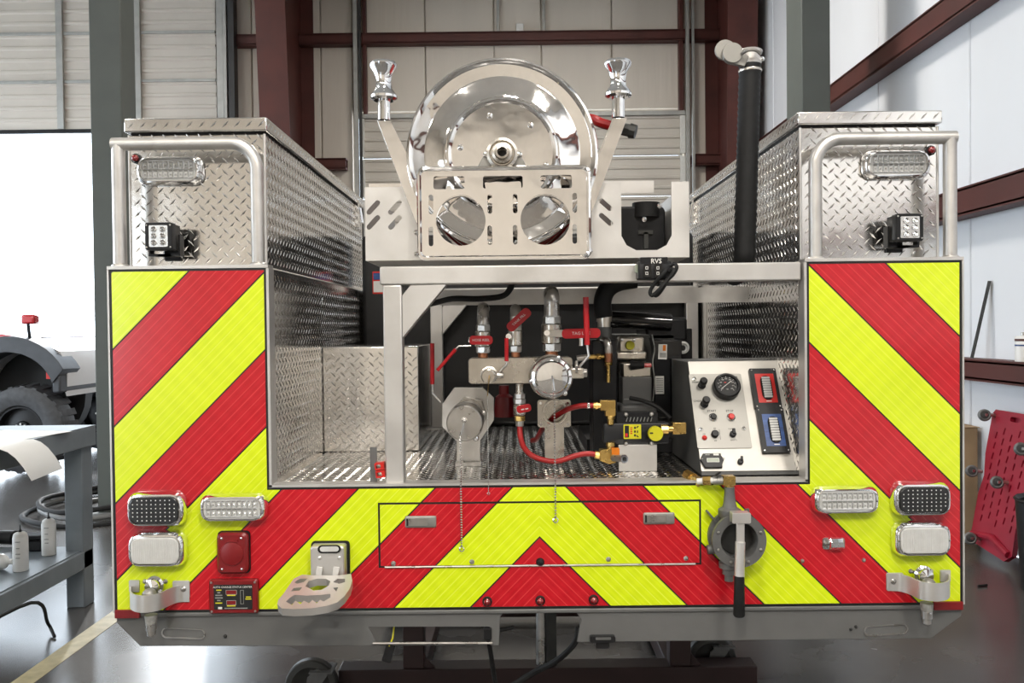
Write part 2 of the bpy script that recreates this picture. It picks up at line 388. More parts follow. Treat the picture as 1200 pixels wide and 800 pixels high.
d1 = struct(thing('door_1', ((D1[0] + D1[1]) / 2, YB, D1[2]), None, None)); zb = at(50, 152, YB - .2).z
sh = .66
for i in range(4):
    z0 = zb + i * sh; z1 = min(z0 + sh - .012, CEIL - .05)
    if z1 - z0 < .1: break
    ribbed(d1, D1[0], D1[1] + .02, YB - .20, z0, z1, 4)
    rail(d1, 'section_joint', D1[0], D1[1] + .02, YB - .235, YB - .21, z1 - .02, min(z1 + .02, CEIL))
for px in (-120, -25, 70, 161, 258): x = at(px, 80, YB - .25).x; rail(d1, 'stile', x - .045, x + .045, YB - .26, YB - .222, zb, CEIL - .02)
rail(d1, 'bottom_seal', D1[0], D1[1] + .02, YB - .22, YB - .16, zb - .05, zb, 'black_rubber')
for a, b, mt in ((263, 267, 'door_rail'), (269, 276, 'dark_track')):
    x0, x1 = at(a, 80, YB - .25).x, at(b, 80, YB - .25).x; rail(d1, 'track', x0, x1, YB - .30, YB - .15, 0.0, CEIL - .02, mt)
d2 = struct(thing('door_2', ((D2[0] + D2[1]) / 2, YB, 0), None, None)); zt = at(600, 137, YB - .1).z
x0, x1 = at(425, 150, YB - .1).x, at(799, 150, YB - .1).x
for i in range(8):
    z1 = zt - i * .56; z0 = z1 - .55
    if i == 7: z0 = 0.01
    ribbed(d2, x0, x1, YB - .10, z0, z1, 4); rail(d2, 'section_joint', x0, x1, YB - .125, YB - .105, z0 - .008, z0 + .006)
rail(d2, 'top_rail', x0 - .05, x1 + .06, YB - .16, YB - .11, zt - .01, zt + .05)
for a, b in ((421, 427), (797, 803)):
    xa, xb = at(a, 150, YB - .15).x, at(b, 150, YB - .15).x
    for i in range(8): rail(d2, 'end_stile', xa, xb, YB - .17, YB - .13, zt - i * .56 - .54, zt - i * .56 - .02, 'label_white')
for a, b, mt in ((414, 419, 'door_rail'), (420, 423, 'dark_track'), (804, 808, 'door_rail'), (811, 814, 'door_rail')):
    xa, xb = at(a, 80, YB - .25).x, at(b, 80, YB - .25).x; rail(d2, 'track', xa, xb, YB - .26, YB - .2, 0.0, CEIL - .02, mt)
for a, b in ((426, 430), (795, 800)):
    xa, xb = at(a, 80, YB - .1).x, at(b, 80, YB - .1).x; rail(d2, 'jamb', xa, xb, YB - .16, YB - .052, zt + .05, CEIL - .02, 'steel_red')
for px in (583.5, 637.5):
    x = at(px, 20, YB - .1).x; rail(d2, 'strut', x - .02, x + .02, YB - .1, YB - .052, zg1 + .08, CEIL - .02)
o = bx(at(609, 30, YB - .15).x - .05, at(609, 30, YB - .15).x + .05, YB - .17, YB - .07, zg1 + .077, zg1 + .19).build('sensor_box', 'white_plastic', None, bevel=.008)
tag(o, 'small white box on the red wall girt above the reel', 'sensor box')
# yellow line on the floor
q = onfloor(132, 737); bx(q.x - .13, q.x - .03, 1.0, 8.0, 0.0005, .002).build('floor_line', 'floor_line')['kind'] = 'structure'
# unseen high bay lamps, added above the frame as fill light
for (x, y, w_) in FILL_LAMP_POS:
    t = thing('added_bay_lamp', (x, y, CEIL - .55), 'added unseen bay lamp giving fill light from the ceiling', 'lamp', 'added ceiling fill lamps')
    MB().prism([rr(x, y, .9, .5, .03)], CEIL - .5, CEIL - .42).build('housing', 'lamp_white', t)
    MB().prism([rr(x, y, .84, .44, .03)], CEIL - .515, CEIL - .5).build('diffuser', 'fill_lamp_glow', t)
    for s in (-.35, .35): MB().cyl((x + s, y, CEIL - .42), (x + s, y, CEIL), .006, n=6).build('hanger', 'steel', t)
    ld = bpy.data.lights.new('fill_lamp_light', 'AREA'); ld.shape = 'RECTANGLE'; ld.size = .84; ld.size_y = .44; ld.energy = w_; ld.color = (1, .94, .86)
    lo = bpy.data.objects.new('fill_lamp_light', ld); COL.objects.link(lo); lo.parent = t; lo.location = (0, 0, .02)

# ------------------------------------------------------------------ tread plate
def lugs(parent, o, u, v, wu, wv, P=.0345, L=.0285, w=.0068, h=.0016, mt='tread_plate', mar=.012):
    o, u, v = Vector(o), Vector(u).normalized(), Vector(v).normalized(); n = u.cross(v); m = MB()
    nu, nv = int(wu / P * 2) + 2, int(wv / P * 2) + 2
    for i in range(nu):
        for j in range(nv):
            if (i + j) % 2: continue
            cu, cv = i * P / 2 + .004, j * P / 2 + .004
            if not (mar < cu < wu - mar and mar < cv < wv - mar): continue
            s = 1 if j % 2 else -1
            c = o + u * cu + v * cv; a = (u + v * s).normalized(); b = n.cross(a)
            m.add([c - a * L / 2, c + a * L / 2, c - b * w / 2, c + b * w / 2, c - a * L * .25 + n * h, c + a * L * .25 + n * h],
                  [(0, 2, 4), (0, 4, 3), (1, 5, 2), (1, 3, 5), (2, 5, 4), (3, 4, 5)])
    q = m.build('tread_lugs', mt, parent, ang=12); q['kind'] = 'stuff'; return q

# ------------------------------------------------------------------ fire truck body
XL, XR = p(131.5, 500).x, p(1127, 500).x
ZT = p(628, 310.5).z; ZB = p(632, 712.5).z; ZS = p(630, 568).z
XI, XJ = p(313.5, 440).x, p(946, 440).x
LEN = 1.75
ft = thing('fire_truck_body', (XC, D0 + .8, ZB), 'fire truck rear body with red and yellow chevron stripes', 'fire truck')
# base panel (U shape), black vinyl under the reflective stripes
RF = frame((0, D0, 0))
rp = MB(RF).prism([[(XL, ZB), (XR, ZB), (XR, ZT), (XJ, ZT), (XJ, ZS), (XI, ZS), (XI, ZT), (XL, ZT)]], -.012, 0).build('rear_panel', 'black_vinyl', ft)
tr = MB(RF); e = .006
for a in ((XL - e, XL - .001, ZB, ZT), (XR + .001, XR + e, ZB, ZT), (XL - e, XI + e, ZT + .001, ZT + .010), (XJ - e, XR + e, ZT + .001, ZT + .010),
          (XI + .001, XI + .008, ZS, ZT), (XJ - .008, XJ - .001, ZS, ZT), (XI + .001, XJ - .001, ZS + .001, ZS + .008)):
    tr.box(a[0], a[1], a[2], a[3], -.05, .003)
tr.build('edge_trim', 'mill_aluminium', rp)
# stripes: 6 inch bands at 45 degrees, mirrored about the centre seam
ZA = p(632.5, 629).z; SP = .2155; G = .0028; BD = .006
HX0, HX1 = p(444.5, 625).x, p(820.5, 622).x; HZ0, HZ1 = p(632, 662).z, p(632, 588).z
ht = None
def stripe_region(parent, rects, z1):
    for side in (-1, 1):
        for kx in range(-1, 10):
            m = MB(RF); lo, hi = kx * SP + G, (kx + 1) * SP - G
            for (xa, xb, za, zb_) in rects:
                xa2, xb2 = (xa, min(xb, XC)) if side < 0 else (max(xa, XC), xb)
                if xb2 - xa2 < .004: continue
                q = [(xa2, za), (xb2, za), (xb2, zb_), (xa2, zb_)]
                # u = |x-XC| + (z-ZA)
                q = clip(q, side, 1, hi + side * XC + ZA); q = clip(q, -side, -1, -(lo + side * XC + ZA)) if q else q
                if len(q) >= 3: m.prism([q], 0.0002, z1)
            if m.v: m.build('red_stripe' if kx % 2 else 'yellow_stripe', 'tape_red' if kx % 2 else 'tape_yellow', parent)
g2 = .0028
stripe_region(rp, [(XL + BD, XI - BD, ZS - BD, ZT - BD), (XJ + BD, XR - BD, ZS - BD, ZT - BD),
                   (XL + BD, HX0 - g2, ZB + BD, ZS - BD), (HX1 + g2, XR - BD, ZB + BD, ZS - BD),
                   ], .0008)
stripe_region(rp, [(HX0 - g2, HX1 + g2, HZ1 + g2, ZS - BD)], .0008)
stripe_region(rp, [(HX0 - g2, HX1 + g2, ZB + BD, HZ0 - g2)], .0008)
ah = MB(RF).prism([rr((HX0 + HX1) / 2, (HZ0 + HZ1) / 2, HX1 - HX0 - .002, HZ1 - HZ0 - .002, .004)], .0002, .0007).build('access_hatch', 'black_vinyl', ft)
RF2 = RF.copy(); RF = frame((0, D0 - .0006, 0)); stripe_region(ah, [(HX0 + g2, HX1 - g2, HZ0 + g2, HZ1 - g2)], .0008); RF = RF2
def latch(px, py):
    m = MB(fr(px, py, -.001)); s = k()
    q = m.loft([(rr(0, 0, 37 * s, 14 * s, .005), 0), (rr(0, 0, 36 * s, 13 * s, .005), .004), (rr(0, 0, 34 * s, 11 * s, .004), .0055)]).build('latch', 'plate_grey', ah)
    MB(fr(px, py, -.001)).prism([rr(-3 * s, 0, 22 * s, 8.5 * s, .002)], .005, .0075).build('paddle', 'steel', q)
    MB(fr(px, py, -.001)).prism([rr(-15.5 * s, 0, 2 * s, 8.5 * s, .001)], .005, .0062).build('keyhole', 'black_plastic', q)
latch(493, 611); latch(772, 607)
q = MB(); q.tube([p(451, 664.5, -.003), p(815, 660.5, -.003)], .0028, 8); q.build('hinge', 'steel', ah)
def bolt(parent, px, py, r=4, dy=0.0, mt='steel', h=.005, name='bolt'):
    s = k(dy); m = MB(fr(px, py, dy)); m.lathe((0, 0, 0), (0, 0, 1), [(r * s, 0), (r * s, h * .3), (r * s * .7, h * .8), (0, h)], 12)
    return m.build(name, mt, parent)
for px, py in ((461, 660), (553, 658), (713, 655), (804, 654)): bolt(ah, px, py, 3.0, -.001)
for px, py in ((940, 657), (1012, 656)): bolt(ft, px, py, 2.5)
# deck plate of the bay, side walls, inner cabinet
dk = MB().box(XI, XJ, D0 + .001, D0 + LEN, ZS - .012, ZS).build('deck_plate', 'tread_plate', ft)
lugs(dk, (XI, D0 + .01, ZS), (1, 0, 0), (0, 1, 0), XJ - XI, 1.45)
ZM = p(312, 314, .03).z
sw = MB().box(XI - .004, XI, D0 + .013, D0 + LEN, ZS, ZT).build('side_wall', 'tread_plate', ft)
lugs(sw, (XI, D0 + .02, ZS), (0, 1, 0), (0, 0, 1), LEN - .05, ZT - ZS)
sw2 = MB().box(XJ, XJ + .004, D0 + .013, D0 + LEN, ZS, ZT).build('side_wall', 'tread_plate', ft)
lugs(sw2, (XJ, D0 + 1.22, ZS), (0, -1, 0), (0, 0, 1), 1.19, ZT - ZS)
MB().box(XJ - .012, XJ - .001, D0 + 1.24, D0 + 1.262, ZS, ZT).build('door_edge', 'mill_aluminium', sw2)
# latch clip on the left wall
m = MB(); m.tube(smooth_path([p(375, 345, .70), p(377, 352, .70), p(377, 360, .70), p(374, 366, .70)]), .006, 6); m.build('door_clip', 'chrome', sw)
# inner cabinet at the back left
CX1 = p(491, 470, .68).x; CZ = p(430, 406, .68).z
ic = MB().box(XI + .001, CX1, D0 + .68, D0 + 1.12, ZS + .001, CZ).build('inner_cabinet', 'tread_plate', ft, bevel=.004)
lugs(ic, (XI, D0 + .68, ZS), (1, 0, 0), (0, 0, 1), CX1 - XI, CZ - ZS)
# outer body shells (side cabinets under the tool boxes) and underframe
MB().box(XL, XI - .005, D0 + .013, D0 + LEN, ZB, ZT - .001).build('side_cabinet', 'mill_aluminium', ft, bevel=.004)
MB().box(XJ + .005, XR, D0 + .013, D0 + LEN, ZB, ZT - .001).build('side_cabinet', 'mill_aluminium', ft, bevel=.004)
MB().box(XI, XJ, D0 + .013, D0 + LEN, ZB, ZS - .013).build('underframe', 'skirt_grey', ft)
# bumper skirt below the face: bent sheet with cut-outs
def zp(px, py, dy=0): return (p(px, py, dy).x, p(px, py, dy).z)
Z0 = p(632, 751).z; XK0, XK1 = p(137, 725).x, p(1127, 720).x
mk = MB(frame((0, D0 + .004, 0)))
mk.prism([[(XL, ZB - .002), (XL, ZB - .03), (XL + .065, Z0 - .005), zp(585, 757), zp(586, 724), (p(590, 721).x, ZB - .012), (p(675, 719).x, ZB - .012), zp(681, 726), zp(676, 753), (XR - .085, Z0 - .005), (XR, ZB - .035), (XR, ZB - .002)],
          [zp(431, 735), zp(574, 735), zp(574, 753), zp(440, 753)]], -.006, 0)
sk = mk.build('bumper_skirt', 'skirt_grey', ft, bevel=.002)
MB(frame((0, D0 + .004, 0))).prism([[(XL, ZB - .002), (XR, ZB - .002), (XR, ZB - .014), (XL, ZB - .014)]], 0, .006).build('skirt_lip', 'skirt_grey', sk, bevel=.003)
m = MB(); m.tube([p(437, 753.5, -.001), p(577, 753, -.001)], .004, 8); m.build('hinge_rod', 'steel', sk)
for px, py in ((215, 742), (1038, 738)):     # oval hand holes
    MB(fr(px, py, .0035)).prism([slot(0, 0, 52 * k(), 12 * k(), 3 if px > 600 else -3, 8), slot(0, .5 * k(), 49 * k(), 9.5 * k(), 3 if px > 600 else -3, 8)], 0, .0025).build('oval_emboss', 'steel', sk)
bolt(sk, 264, 745, 2.2, .003, 'cast_dark'); 
for px, py in ((997, 737), (1003, 734)): bolt(sk, px, py, 1.8, .003, 'cast_dark')
# dark red conspicuity tape at both lower corners
for a, b in ((XL + .001, p(165, 720).x), (p(1093, 710).x, XR - .001)):
    MB(RF).box(a, b, ZB - .014, ZB + .009, .001, .009).build('corner_tape', 'red_plastic', ft, bevel=.001)
#PART3
# ------------------------------------------------------------------ lamps on the truck
def oval_lamp(parent, name, cx, cy, w, h, dy, style, depth=.034, rad=.30):
    s = k(dy); w *= s; h *= s; m = MB(fr(cx, cy, dy)); r = h * rad
    o = m.loft([(rr(0, 0, w, h, r), 0.0005), (rr(0, 0, w, h, r), depth * .25), (rr(0, 0, w * .965, h * .93, r), depth * .62), (rr(0, 0, w * .90, h * .84, r * .9), depth * .9),
                (rr(0, 0, w * .86, h * .76, r * .8), depth * .92), (rr(0, 0, w * .85, h * .74, r * .8), depth * .80)]).build(name, 'chrome', parent, ang=50)
    iw, ih = w * .83, h * .71; z = depth * .80
    if style == 'dark':
        MB(fr(cx, cy, dy)).loft([(rr(0, 0, iw, ih, r * .7), z), (rr(0, 0, iw, ih, r * .7), z + .006), (rr(0, 0, iw * .97, ih * .95, r * .7), z + .008)]).build('lens', 'led_dark', o)
        d = MB(fr(cx, cy, dy))
        for i in range(10):
            for j in range(6):
                if i in (0, 9) and j in (0, 5): continue
                d.ball(((i - 4.5) / 10 * iw * .95, (j - 2.5) / 6 * ih * .92, z + .008), .0019, 6, 4)
        tag(d.build('led_dots', 'white_plastic', o), kind='stuff')
    elif style == 'frost':
        MB(fr(cx, cy, dy)).loft([(rr(0, 0, iw, ih, r * .7), z), (rr(0, 0, iw, ih, r * .7), z + .006), (rr(0, 0, iw * .97, ih * .95, r * .7), z + .008)]).build('lens', 'frosted_lens', o)
        d = MB(fr(cx, cy, dy))
        for i in range(24):
            x = (i - 11.5) / 24 * iw * .94; d.box(x - .0010, x + .0010, -ih * .44, ih * .44, z + .0075, z + .0092)
        tag(d.build('lens_ribs', 'frosted_lens', o), kind='stuff')
    else:
        MB(fr(cx, cy, dy)).loft([(rr(0, 0, iw, ih, r * .7), z - .003), (rr(0, 0, iw, ih, r * .7), z + .001)]).build('lens', 'frosted_lens', o)
        d = MB(fr(cx, cy, dy)); nx, ny = 10, 2
        for i in range(nx):
            for j in range(ny):
                x, y = (i - (nx - 1) / 2) / nx * iw * .92, (j - .5) / ny * ih * .86; a, b = iw * .92 / nx / 2 * .92, ih * .86 / ny / 2 * .9
                d.add([(x - a, y - b, z + .004), (x + a, y - b, z + .004), (x + a, y + b, z + .004), (x - a, y + b, z + .004), (x, y, z - .004), ],
                      [(0, 1, 4), (1, 2, 4), (2, 3, 4), (3, 0, 4)]); d.ball((x, y, z + .002), a * .42, 6, 4)
        tag(d.build('led_cells', 'led_reflector', o, ang=20), kind='stuff')
    for sx in (-1, 1):
        q = MB(fr(cx, cy, dy)); q.lathe((sx * w * .435, 0, depth * .8), (0, 0, 1), [(.0035, 0), (.0035, .004), (.001, .005), (0, .005)], 8); q.build('screw', 'steel', o)
    return o
def ball_lamp(parent, px, py, r, dy, mt='red_lens', name='marker_light'):
    s = k(dy); o = MB(fr(px, py, dy)).lathe((0, 0, 0), (0, 0, 1), [(r * s * 1.25, 0.0005), (r * s * 1.25, .006), (r * s, .009), (r * s * .95, .008)], 16).build(name, 'black_rubber', parent)
    MB(fr(px, py, dy)).lathe((0, 0, 0), (0, 0, 1), [(r * s * .95, .004), (r * s * .85, .013), (r * s * .5, .017), (0, .0185)], 16).build('lens', mt, o)
    return o
def cube_lamp(parent, cx, cy, dy, sgn):
    s = k(dy); w = 31 * s; M0 = fr(cx, cy, dy); d = .105
    o = MB(M0).loft([(rr(0, 0, w, w, .006), d - .028), (rr(0, 0, w, w, .006), d - .004), (rr(0, 0, w * .96, w * .96, .006), d)]).build('work_light', 'black_plastic', parent, bevel=.001)
    f = MB(M0)
    f.loft([(rr(0, 0, w * .55, w * .6, .006), d - .082), (rr(0, 0, w * .92, w * .86, .006), d - .028)])
    for i in range(6):
        x = (i - 2.5) / 6 * w * .98; f.box(x - .0018, x + .0018, -w * .46, w * .46, d - .072, d - .027)
    f.build('heat_sink', 'black_plastic', o)
    b = MB(M0); b.box(-w * .58, -w * .52, -w * .62, w * .1, d - .07, d - .04).box(w * .52, w * .58, -w * .62, w * .1, d - .07, d - .04).box(-w * .58, w * .58, -w * .68, -w * .6, d - .07, d - .04)
    b.box(-w * .25, w * .25, -w * .68, -w * .60, .0005, d - .04).box(-w * .3, w * .3, -w * .8, -w * .3, .0005, .006); b.build('bracket', 'black_plastic', o)
    MB(M0).loft([(rr(0, 0, w * .68, w * .78, .003), d - .002), (rr(0, 0, w * .68, w * .78, .003), d + .001)]).build('window', 'led_reflector', o)
    g = MB(M0)
    for i in (-1, 1):
        for j in (-1, 0, 1):
            g.lathe((i * w * .16, j * w * .24, d + .001), (0, 0, 1), [(w * .115, 0), (w * .10, .003), (w * .05, .001), (0, .003)], 10)
    tag(g.build('led_cups', 'chrome', o), kind='stuff')
    for i in (-1, 1):
        for j in (-1, 1): MB(M0).lathe((i * w * .43, j * w * .40, d - .001), (0, 0, 1), [(.0028, 0), (.0025, .002), (0, .0025)], 8).build('screw', 'steel', o)
    return o

# ------------------------------------------------------------------ tool boxes
TB = .13; TL = 1.6
def toolbox(name, x0, x1, z0, z1, z2, inner, label):
    t = thing(name, ((x0 + x1) / 2, D0 + TB + TL / 2, z0), label, 'toolbox', 'diamond plate tool boxes')
    y0, y1 = D0 + TB, D0 + TB + TL
    b = MB().box(x0, x1, y0, y1, z0, z1 - .006).build('body', 'tread_plate', t, bevel=.003)
    lugs(b, (x0, y0, z0), (1, 0, 0), (0, 0, 1), x1 - x0, z1 - z0)
    if inner > 0: lugs(b, (x1, y0, z0), (0, 1, 0), (0, 0, 1), TL, z1 - z0)
    else: lugs(b, (x0, y1, z0), (0, -1, 0), (0, 0, 1), TL, z1 - z0)
    for xx in (x0, x1): MB().cyl((xx, y0, z0), (xx, y0, z1 - .006), .004, n=8).build('corner_weld', 'satin_tube', b)
    MB().box(x0 + .004, x1 - .004, y0 + .004, y1 - .004, z1 - .006, z1 + .001).build('lid_seal', 'black_rubber', t)
    a, c = x0 - .010, x1 + .010
    l = MB().box(a, c, y0 - .012, y1 + .01, z1 + .001, z2).build('lid', 'tread_plate', t, bevel=.004)
    lugs(l, (a, y0 - .012, z1), (1, 0, 0), (0, 0, 1), c - a, z2 - z1, mar=.008)
    if inner > 0: lugs(l, (c, y0 - .012, z1), (0, 1, 0), (0, 0, 1), TL, z2 - z1, mar=.008)
    else: lugs(l, (a, y1, z1), (0, -1, 0), (0, 0, 1), TL, z2 - z1, mar=.008)
    xi = x1 if inner > 0 else x0
    # clasp on the inner side near the front of the truck
    m = MB(); yy = y1 - .16; m.box(min(xi, xi + inner * .014), max(xi, xi + inner * .014), yy - .02, yy + .02, z1 - .11, z1 + .02)
    m.tube([(xi + inner * .02, yy - .015, z1 - .02), (xi + inner * .03, yy - .015, z1 - .09), (xi + inner * .03, yy + .015, z1 - .09), (xi + inner * .02, yy + .015, z1 - .02)], .004, 6)
    m.build('clasp', 'chrome', t)
    return t
lx0, lx1 = p(152.5, 230, TB).x, p(311, 230, TB).x; rx0, rx1 = p(938, 220, TB).x, p(1098.5, 220, TB).x
lz0, lz1, lz2 = p(230, 306, TB).z, p(230, 155.5, TB).z, p(230, 139, TB).z
rz0, rz1, rz2 = p(1018, 299.5, TB).z, p(1018, 146.5, TB).z, p(1018, 131, TB).z
t1 = toolbox('tool_box', lx0, lx1, ZT + .012, lz1, lz2, 1, 'diamond plate tool box on the same side as the workbench')
t2 = toolbox('tool_box', rx0, rx1, ZT + .012, rz1, rz2, -1, 'diamond plate tool box next to the upright black suction hose')
oval_lamp(t1, 'warning_light', 201.5, 201, 77, 34, TB - .002, 'clear', rad=.34)
oval_lamp(t2, 'warning_light', 1048, 194, 78, 34, TB - .002, 'clear', rad=.34)
ball_lamp(t1, 160, 186, 4.6, TB - .002); ball_lamp(t2, 1090, 176.5, 4.6, TB - .002)
cube_lamp(t1, 203, 281, TB - .002, 1); cube_lamp(t2, 1047, 271, TB - .002, -1)
# grab rails
def grab(ox, oz, ix, by, side):
    dy = .032; r = 7.6 * k(dy); top = p(ox, oz, dy); A = p(ox, by, dy); A.x = top.x; B = p(ix, oz, dy); B.z = top.z; C = Vector((B.x, B.y, A.z))
    s = 1 if C.x > A.x else -1; Rb = .075
    o = MB().tube([A, (A.x, A.y, top.z - r * .2)], r, 14).build('grab_rail', 'satin_tube', ft)
    pts = [Vector((A.x - s * r * .9, A.y, top.z))]
    for i in range(9):
        a = R(90 - 90 * i / 8); pts.append(Vector((B.x - s * Rb + s * Rb * math.cos(a), A.y, top.z - Rb + Rb * math.sin(a))))
    pts.append(C); MB().tube(pts, r, 14).build('bent_tube', 'satin_tube', o)
    for q in (A, C): MB().lathe(q, (0, 0, 1), [(r * 1.35, -.002), (r * 1.3, .004), (r, .008)], 14).build('weld', 'satin_tube', o)
    return o
grab(138.5, 169, 300.5, 312.5, 1); grab(1113, 161, 955, 302.5, -1)
# lamps on the rear face
oval_lamp(ft, 'brake_light', 186, 595, 68, 43, 0, 'dark'); oval_lamp(ft, 'reverse_light', 187, 642, 67.5, 43, 0, 'frost'); oval_lamp(ft, 'warning_light', 275.5, 593.5, 79, 33, 0, 'clear', rad=.34)
oval_lamp(ft, 'brake_light', 1076.5, 583, 68, 42, 0, 'dark'); oval_lamp(ft, 'reverse_light', 1077, 630, 67, 42, 0, 'frost'); oval_lamp(ft, 'warning_light', 988.5, 584.5, 78, 33, 0, 'clear', rad=.34)
for px, py in ((571, 704), (633, 703), (695.5, 702)): ball_lamp(ft, px, py, 4.6, 0)
bolt(ft, 633, 658, 5, 0, 'black_rubber', .012, 'rubber_bumper')
# shore power cover
s = k(); o = MB(fr(275, 646)).loft([(rr(0, 0, 38 * s, 50 * s, .012), .0005), (rr(0, 0, 38 * s, 50 * s, .012), .006)]).build('shore_power_inlet', 'black_rubber', ft)
MB(fr(275, 646)).loft([(rr(0, 0, 36 * s, 48 * s, .014), .006), (rr(0, 0, 36 * s, 48 * s, .014), .018), (rr(0, 0, 31 * s, 43 * s, .012), .024)]).build('cover', 'red_plastic', o)
MB(fr(275, 646)).lathe((0, 0, .0235), (0, 0, 1), [(14 * s, 0), (13.5 * s, .0035), (11 * s, .005), (0, .005)], 28).build('round_flap', 'red_plastic', o)
MB(fr(275, 631)).prism([rr(0, 0, 14 * s, 3 * s, .001)], .0235, .028).build('flap_tab', 'red_plastic', o)
for i in (-1, 1):
    for j in (-1, 1): MB(fr(275, 646)).lathe((i * 11.5 * s, j * 18 * s, .0235), (0, 0, 1), [(.004, 0), (.003, .0025), (0, .003)], 10).build('screw', 'chrome', o)
# charger status panel
o = MB(fr(275.5, 697)).loft([(rr(0, 0, 57 * s, 40 * s, .006), .0005), (rr(0, 0, 57 * s, 40 * s, .006), .012), (rr(0, 0, 54 * s, 37 * s, .005), .016)]).build('charge_display', 'red_plastic', ft)
T = lambda x, y, z=.018: fr(275.5 + x, 697 + y) @ Matrix.Translation((0, 0, z))
MB(fr(275.5, 697)).prism([rr(0, 0, 45 * s, 29 * s, .002)], .0155, .0178).build('face_plate', 'ink_black', o)
text('AUTO CHARGE STATUS CENTER', 3.1 * s, T(-.5, -11.5), 'label_white', o)
for (x, y, w, h) in ((-2, -5.5, 13, 5.5), (-2, 6.5, 11.5, 5.5)):
    MB(T(x, y, .0176)).prism([rr(0, 0, w * s, h * s, .001), rr(0, 0, (w - 1) * s, (h - 1) * s, .0008)], 0, .0006).build('display_frame', 'label_grey', o)
    MB(T(x, y, .0176)).prism([rr(0, 0, (w - 1) * s, (h - 1) * s, .0008)], 0, .0003).build('display_window', 'red_plastic', o)
MB(T(10.5, 0, .0176)).prism([rr(0, 0, 4 * s, 16.5 * s, .0005), rr(0, 0, 3 * s, 15.5 * s, .0004)], 0, .0006).build('bar_frame', 'label_grey', o)
for i, w in enumerate((6, 3.5, 8, 9, 4, 8)): MB(T(-16.5, -8 + 3.0 * i, .0176)).prism([rr(0, 0, w * s, 1.3 * s, .0002)], 0, .0005).build('legend', 'label_yellow' if i in (0, 5) else 'label_grey', o)
for (x, y, w) in ((-2, -2, 10), (-2, 10.2, 10), (18, 0, 6), (18, 2.2, 7)): MB(T(x, y, .0176)).prism([rr(0, 0, w * s, 1.2 * s, .0002)], 0, .0005).build('legend', 'label_yellow', o)
MB(T(-15, 12.8, .0176)).prism([rr(0, 0, 4.6 * s, 2.6 * s, .0002)], 0, .0005).build('legend', 'label_white', o)
MB(T(3.5, 13, .0176)).prism([rr(0, 0, 27 * s, 1.1 * s, .0002)], 0, .0005).build('legend', 'label_grey', o)
o['label'] = 'red charger display panel'
for i in (-1, 1):
    for j in (-1, 1): MB(fr(275.5, 697)).lathe((i * 25.5 * s, j * 17 * s, .015), (0, 0, 1), [(.0035, 0), (.003, .003), (0, .003)], 8).build('screw', 'steel', o)
# step lamp (small chrome hooded lamp on the right)
o = MB(fr(976.5, 636.5)).loft([(rr(0, 0, 27 * s, 14 * s, .008), .0005), (rr(0, 0, 26 * s, 13 * s, .008), .004)]).build('step_lamp', 'steel', ft)
MB(fr(978, 636)).loft([(rr(0, 0, 17 * s, 13 * s, .004), .003), (rr(0, 0, 17 * s, 13 * s, .004), .014), (rr(0, 0, 15 * s, 6 * s, .003), .022)]).build('hood', 'chrome', o)
bolt(o, 967, 636.5, 3, -.004)
# folding step
bp = MB(fr(388, 655)).loft([(rr(0, 0, 45 * s, 44 * s, .010), .0005), (rr(0, 0, 45 * s, 44 * s, .010), .008)]).build('folding_step', 'black_rubber', ft)
MB(fr(387.5, 655)).loft([(rr(0, 0, 40 * s, 40 * s, .007), .008), (rr(0, 0, 39 * s, 39 * s, .007), .040), (rr(0, 0, 36 * s, 36 * s, .006), .044)]).build('housing', 'mill_aluminium', bp)
q = MB(fr(386, 643, -.044)); q.loft([(slot(0, 0, 27 * s, 9.5 * s), 0), (slot(0, 0, 27 * s, 9.5 * s), .003)]); q.build('lamp_gasket', 'black_rubber', bp)
MB(fr(386, 643, -.047)).prism([slot(0, 0, 22 * s, 6 * s)], 0, .0015).build('step_light', 'frosted_lens', bp)
for px in (374.5, 397.5): bolt(bp, px, 653.5, 2.4, -.044, 'mill_aluminium', .003)
hg = p(386, 679, -.045)
for px in (374, 393.5):
    m = MB(); a = p(px + 1, 664, -.048); b = p(px - 1.5, 679, -.055); m.bar(a, b, .004, 7 * s, (0, -1, 0)); m.build('hinge_lug', 'mill_aluminium', bp, bevel=.001)
# tread plate of the step: outline traced, lies nearly level in front of the panel
ST = frame(hg + Vector((0, 0, -.006)), (1, 0, 0), (-.10, -1, -.02))     # local y points to the viewer
ST = frame(hg + Vector((0, 0, -.004)), (1, 0, 0), (0, -.955, -.30))
def sp(px, py):                               # pixel -> local coordinates on the step plane
    d = (at(px, py, 1) - CAM); n = Vector((ST[0][2], ST[1][2], ST[2][2])); o_ = Vector((ST[0][3], ST[1][3], ST[2][3]))
    q = CAM + d * ((o_ - CAM).dot(n) / d.dot(n)); l = ST.inverted() @ q; return (l.x, l.y)
outl = [sp(*q) for q in ((368, 682), (399, 682), (412, 680), (413.5, 688), (411, 697), (404, 707), (396, 714), (384, 718), (366, 721), (345, 722), (331, 721), (326, 716), (327, 711), (333, 704), (339, 695), (345, 686), (355, 681))]
hol = [[sp(*q) for q in c] for c in (((362, 689), (372, 686), (383, 686), (388, 689), (386, 694), (378, 699), (368, 700), (359, 695)),
       ((346, 690), (352, 686), (361, 686), (357, 690), (349, 692)), ((391, 690), (396, 686), (405, 686), (405, 690), (398, 692)),
       ((342, 701), (345, 697), (355, 696), (352, 700)), ((391, 697), (397, 696), (395, 701)),
       ((336, 713), (340, 709), (346, 705), (360, 706), (378, 705), (388, 704), (388, 708), (380, 713), (376, 711), (372, 715), (367, 711), (363, 715), (357, 712), (353, 716), (347, 712), (343, 717)))]
sgn = -1
tp = MB(ST).prism([outl] + hol, -.022, 0).build('tread', 'mill_aluminium', bp)
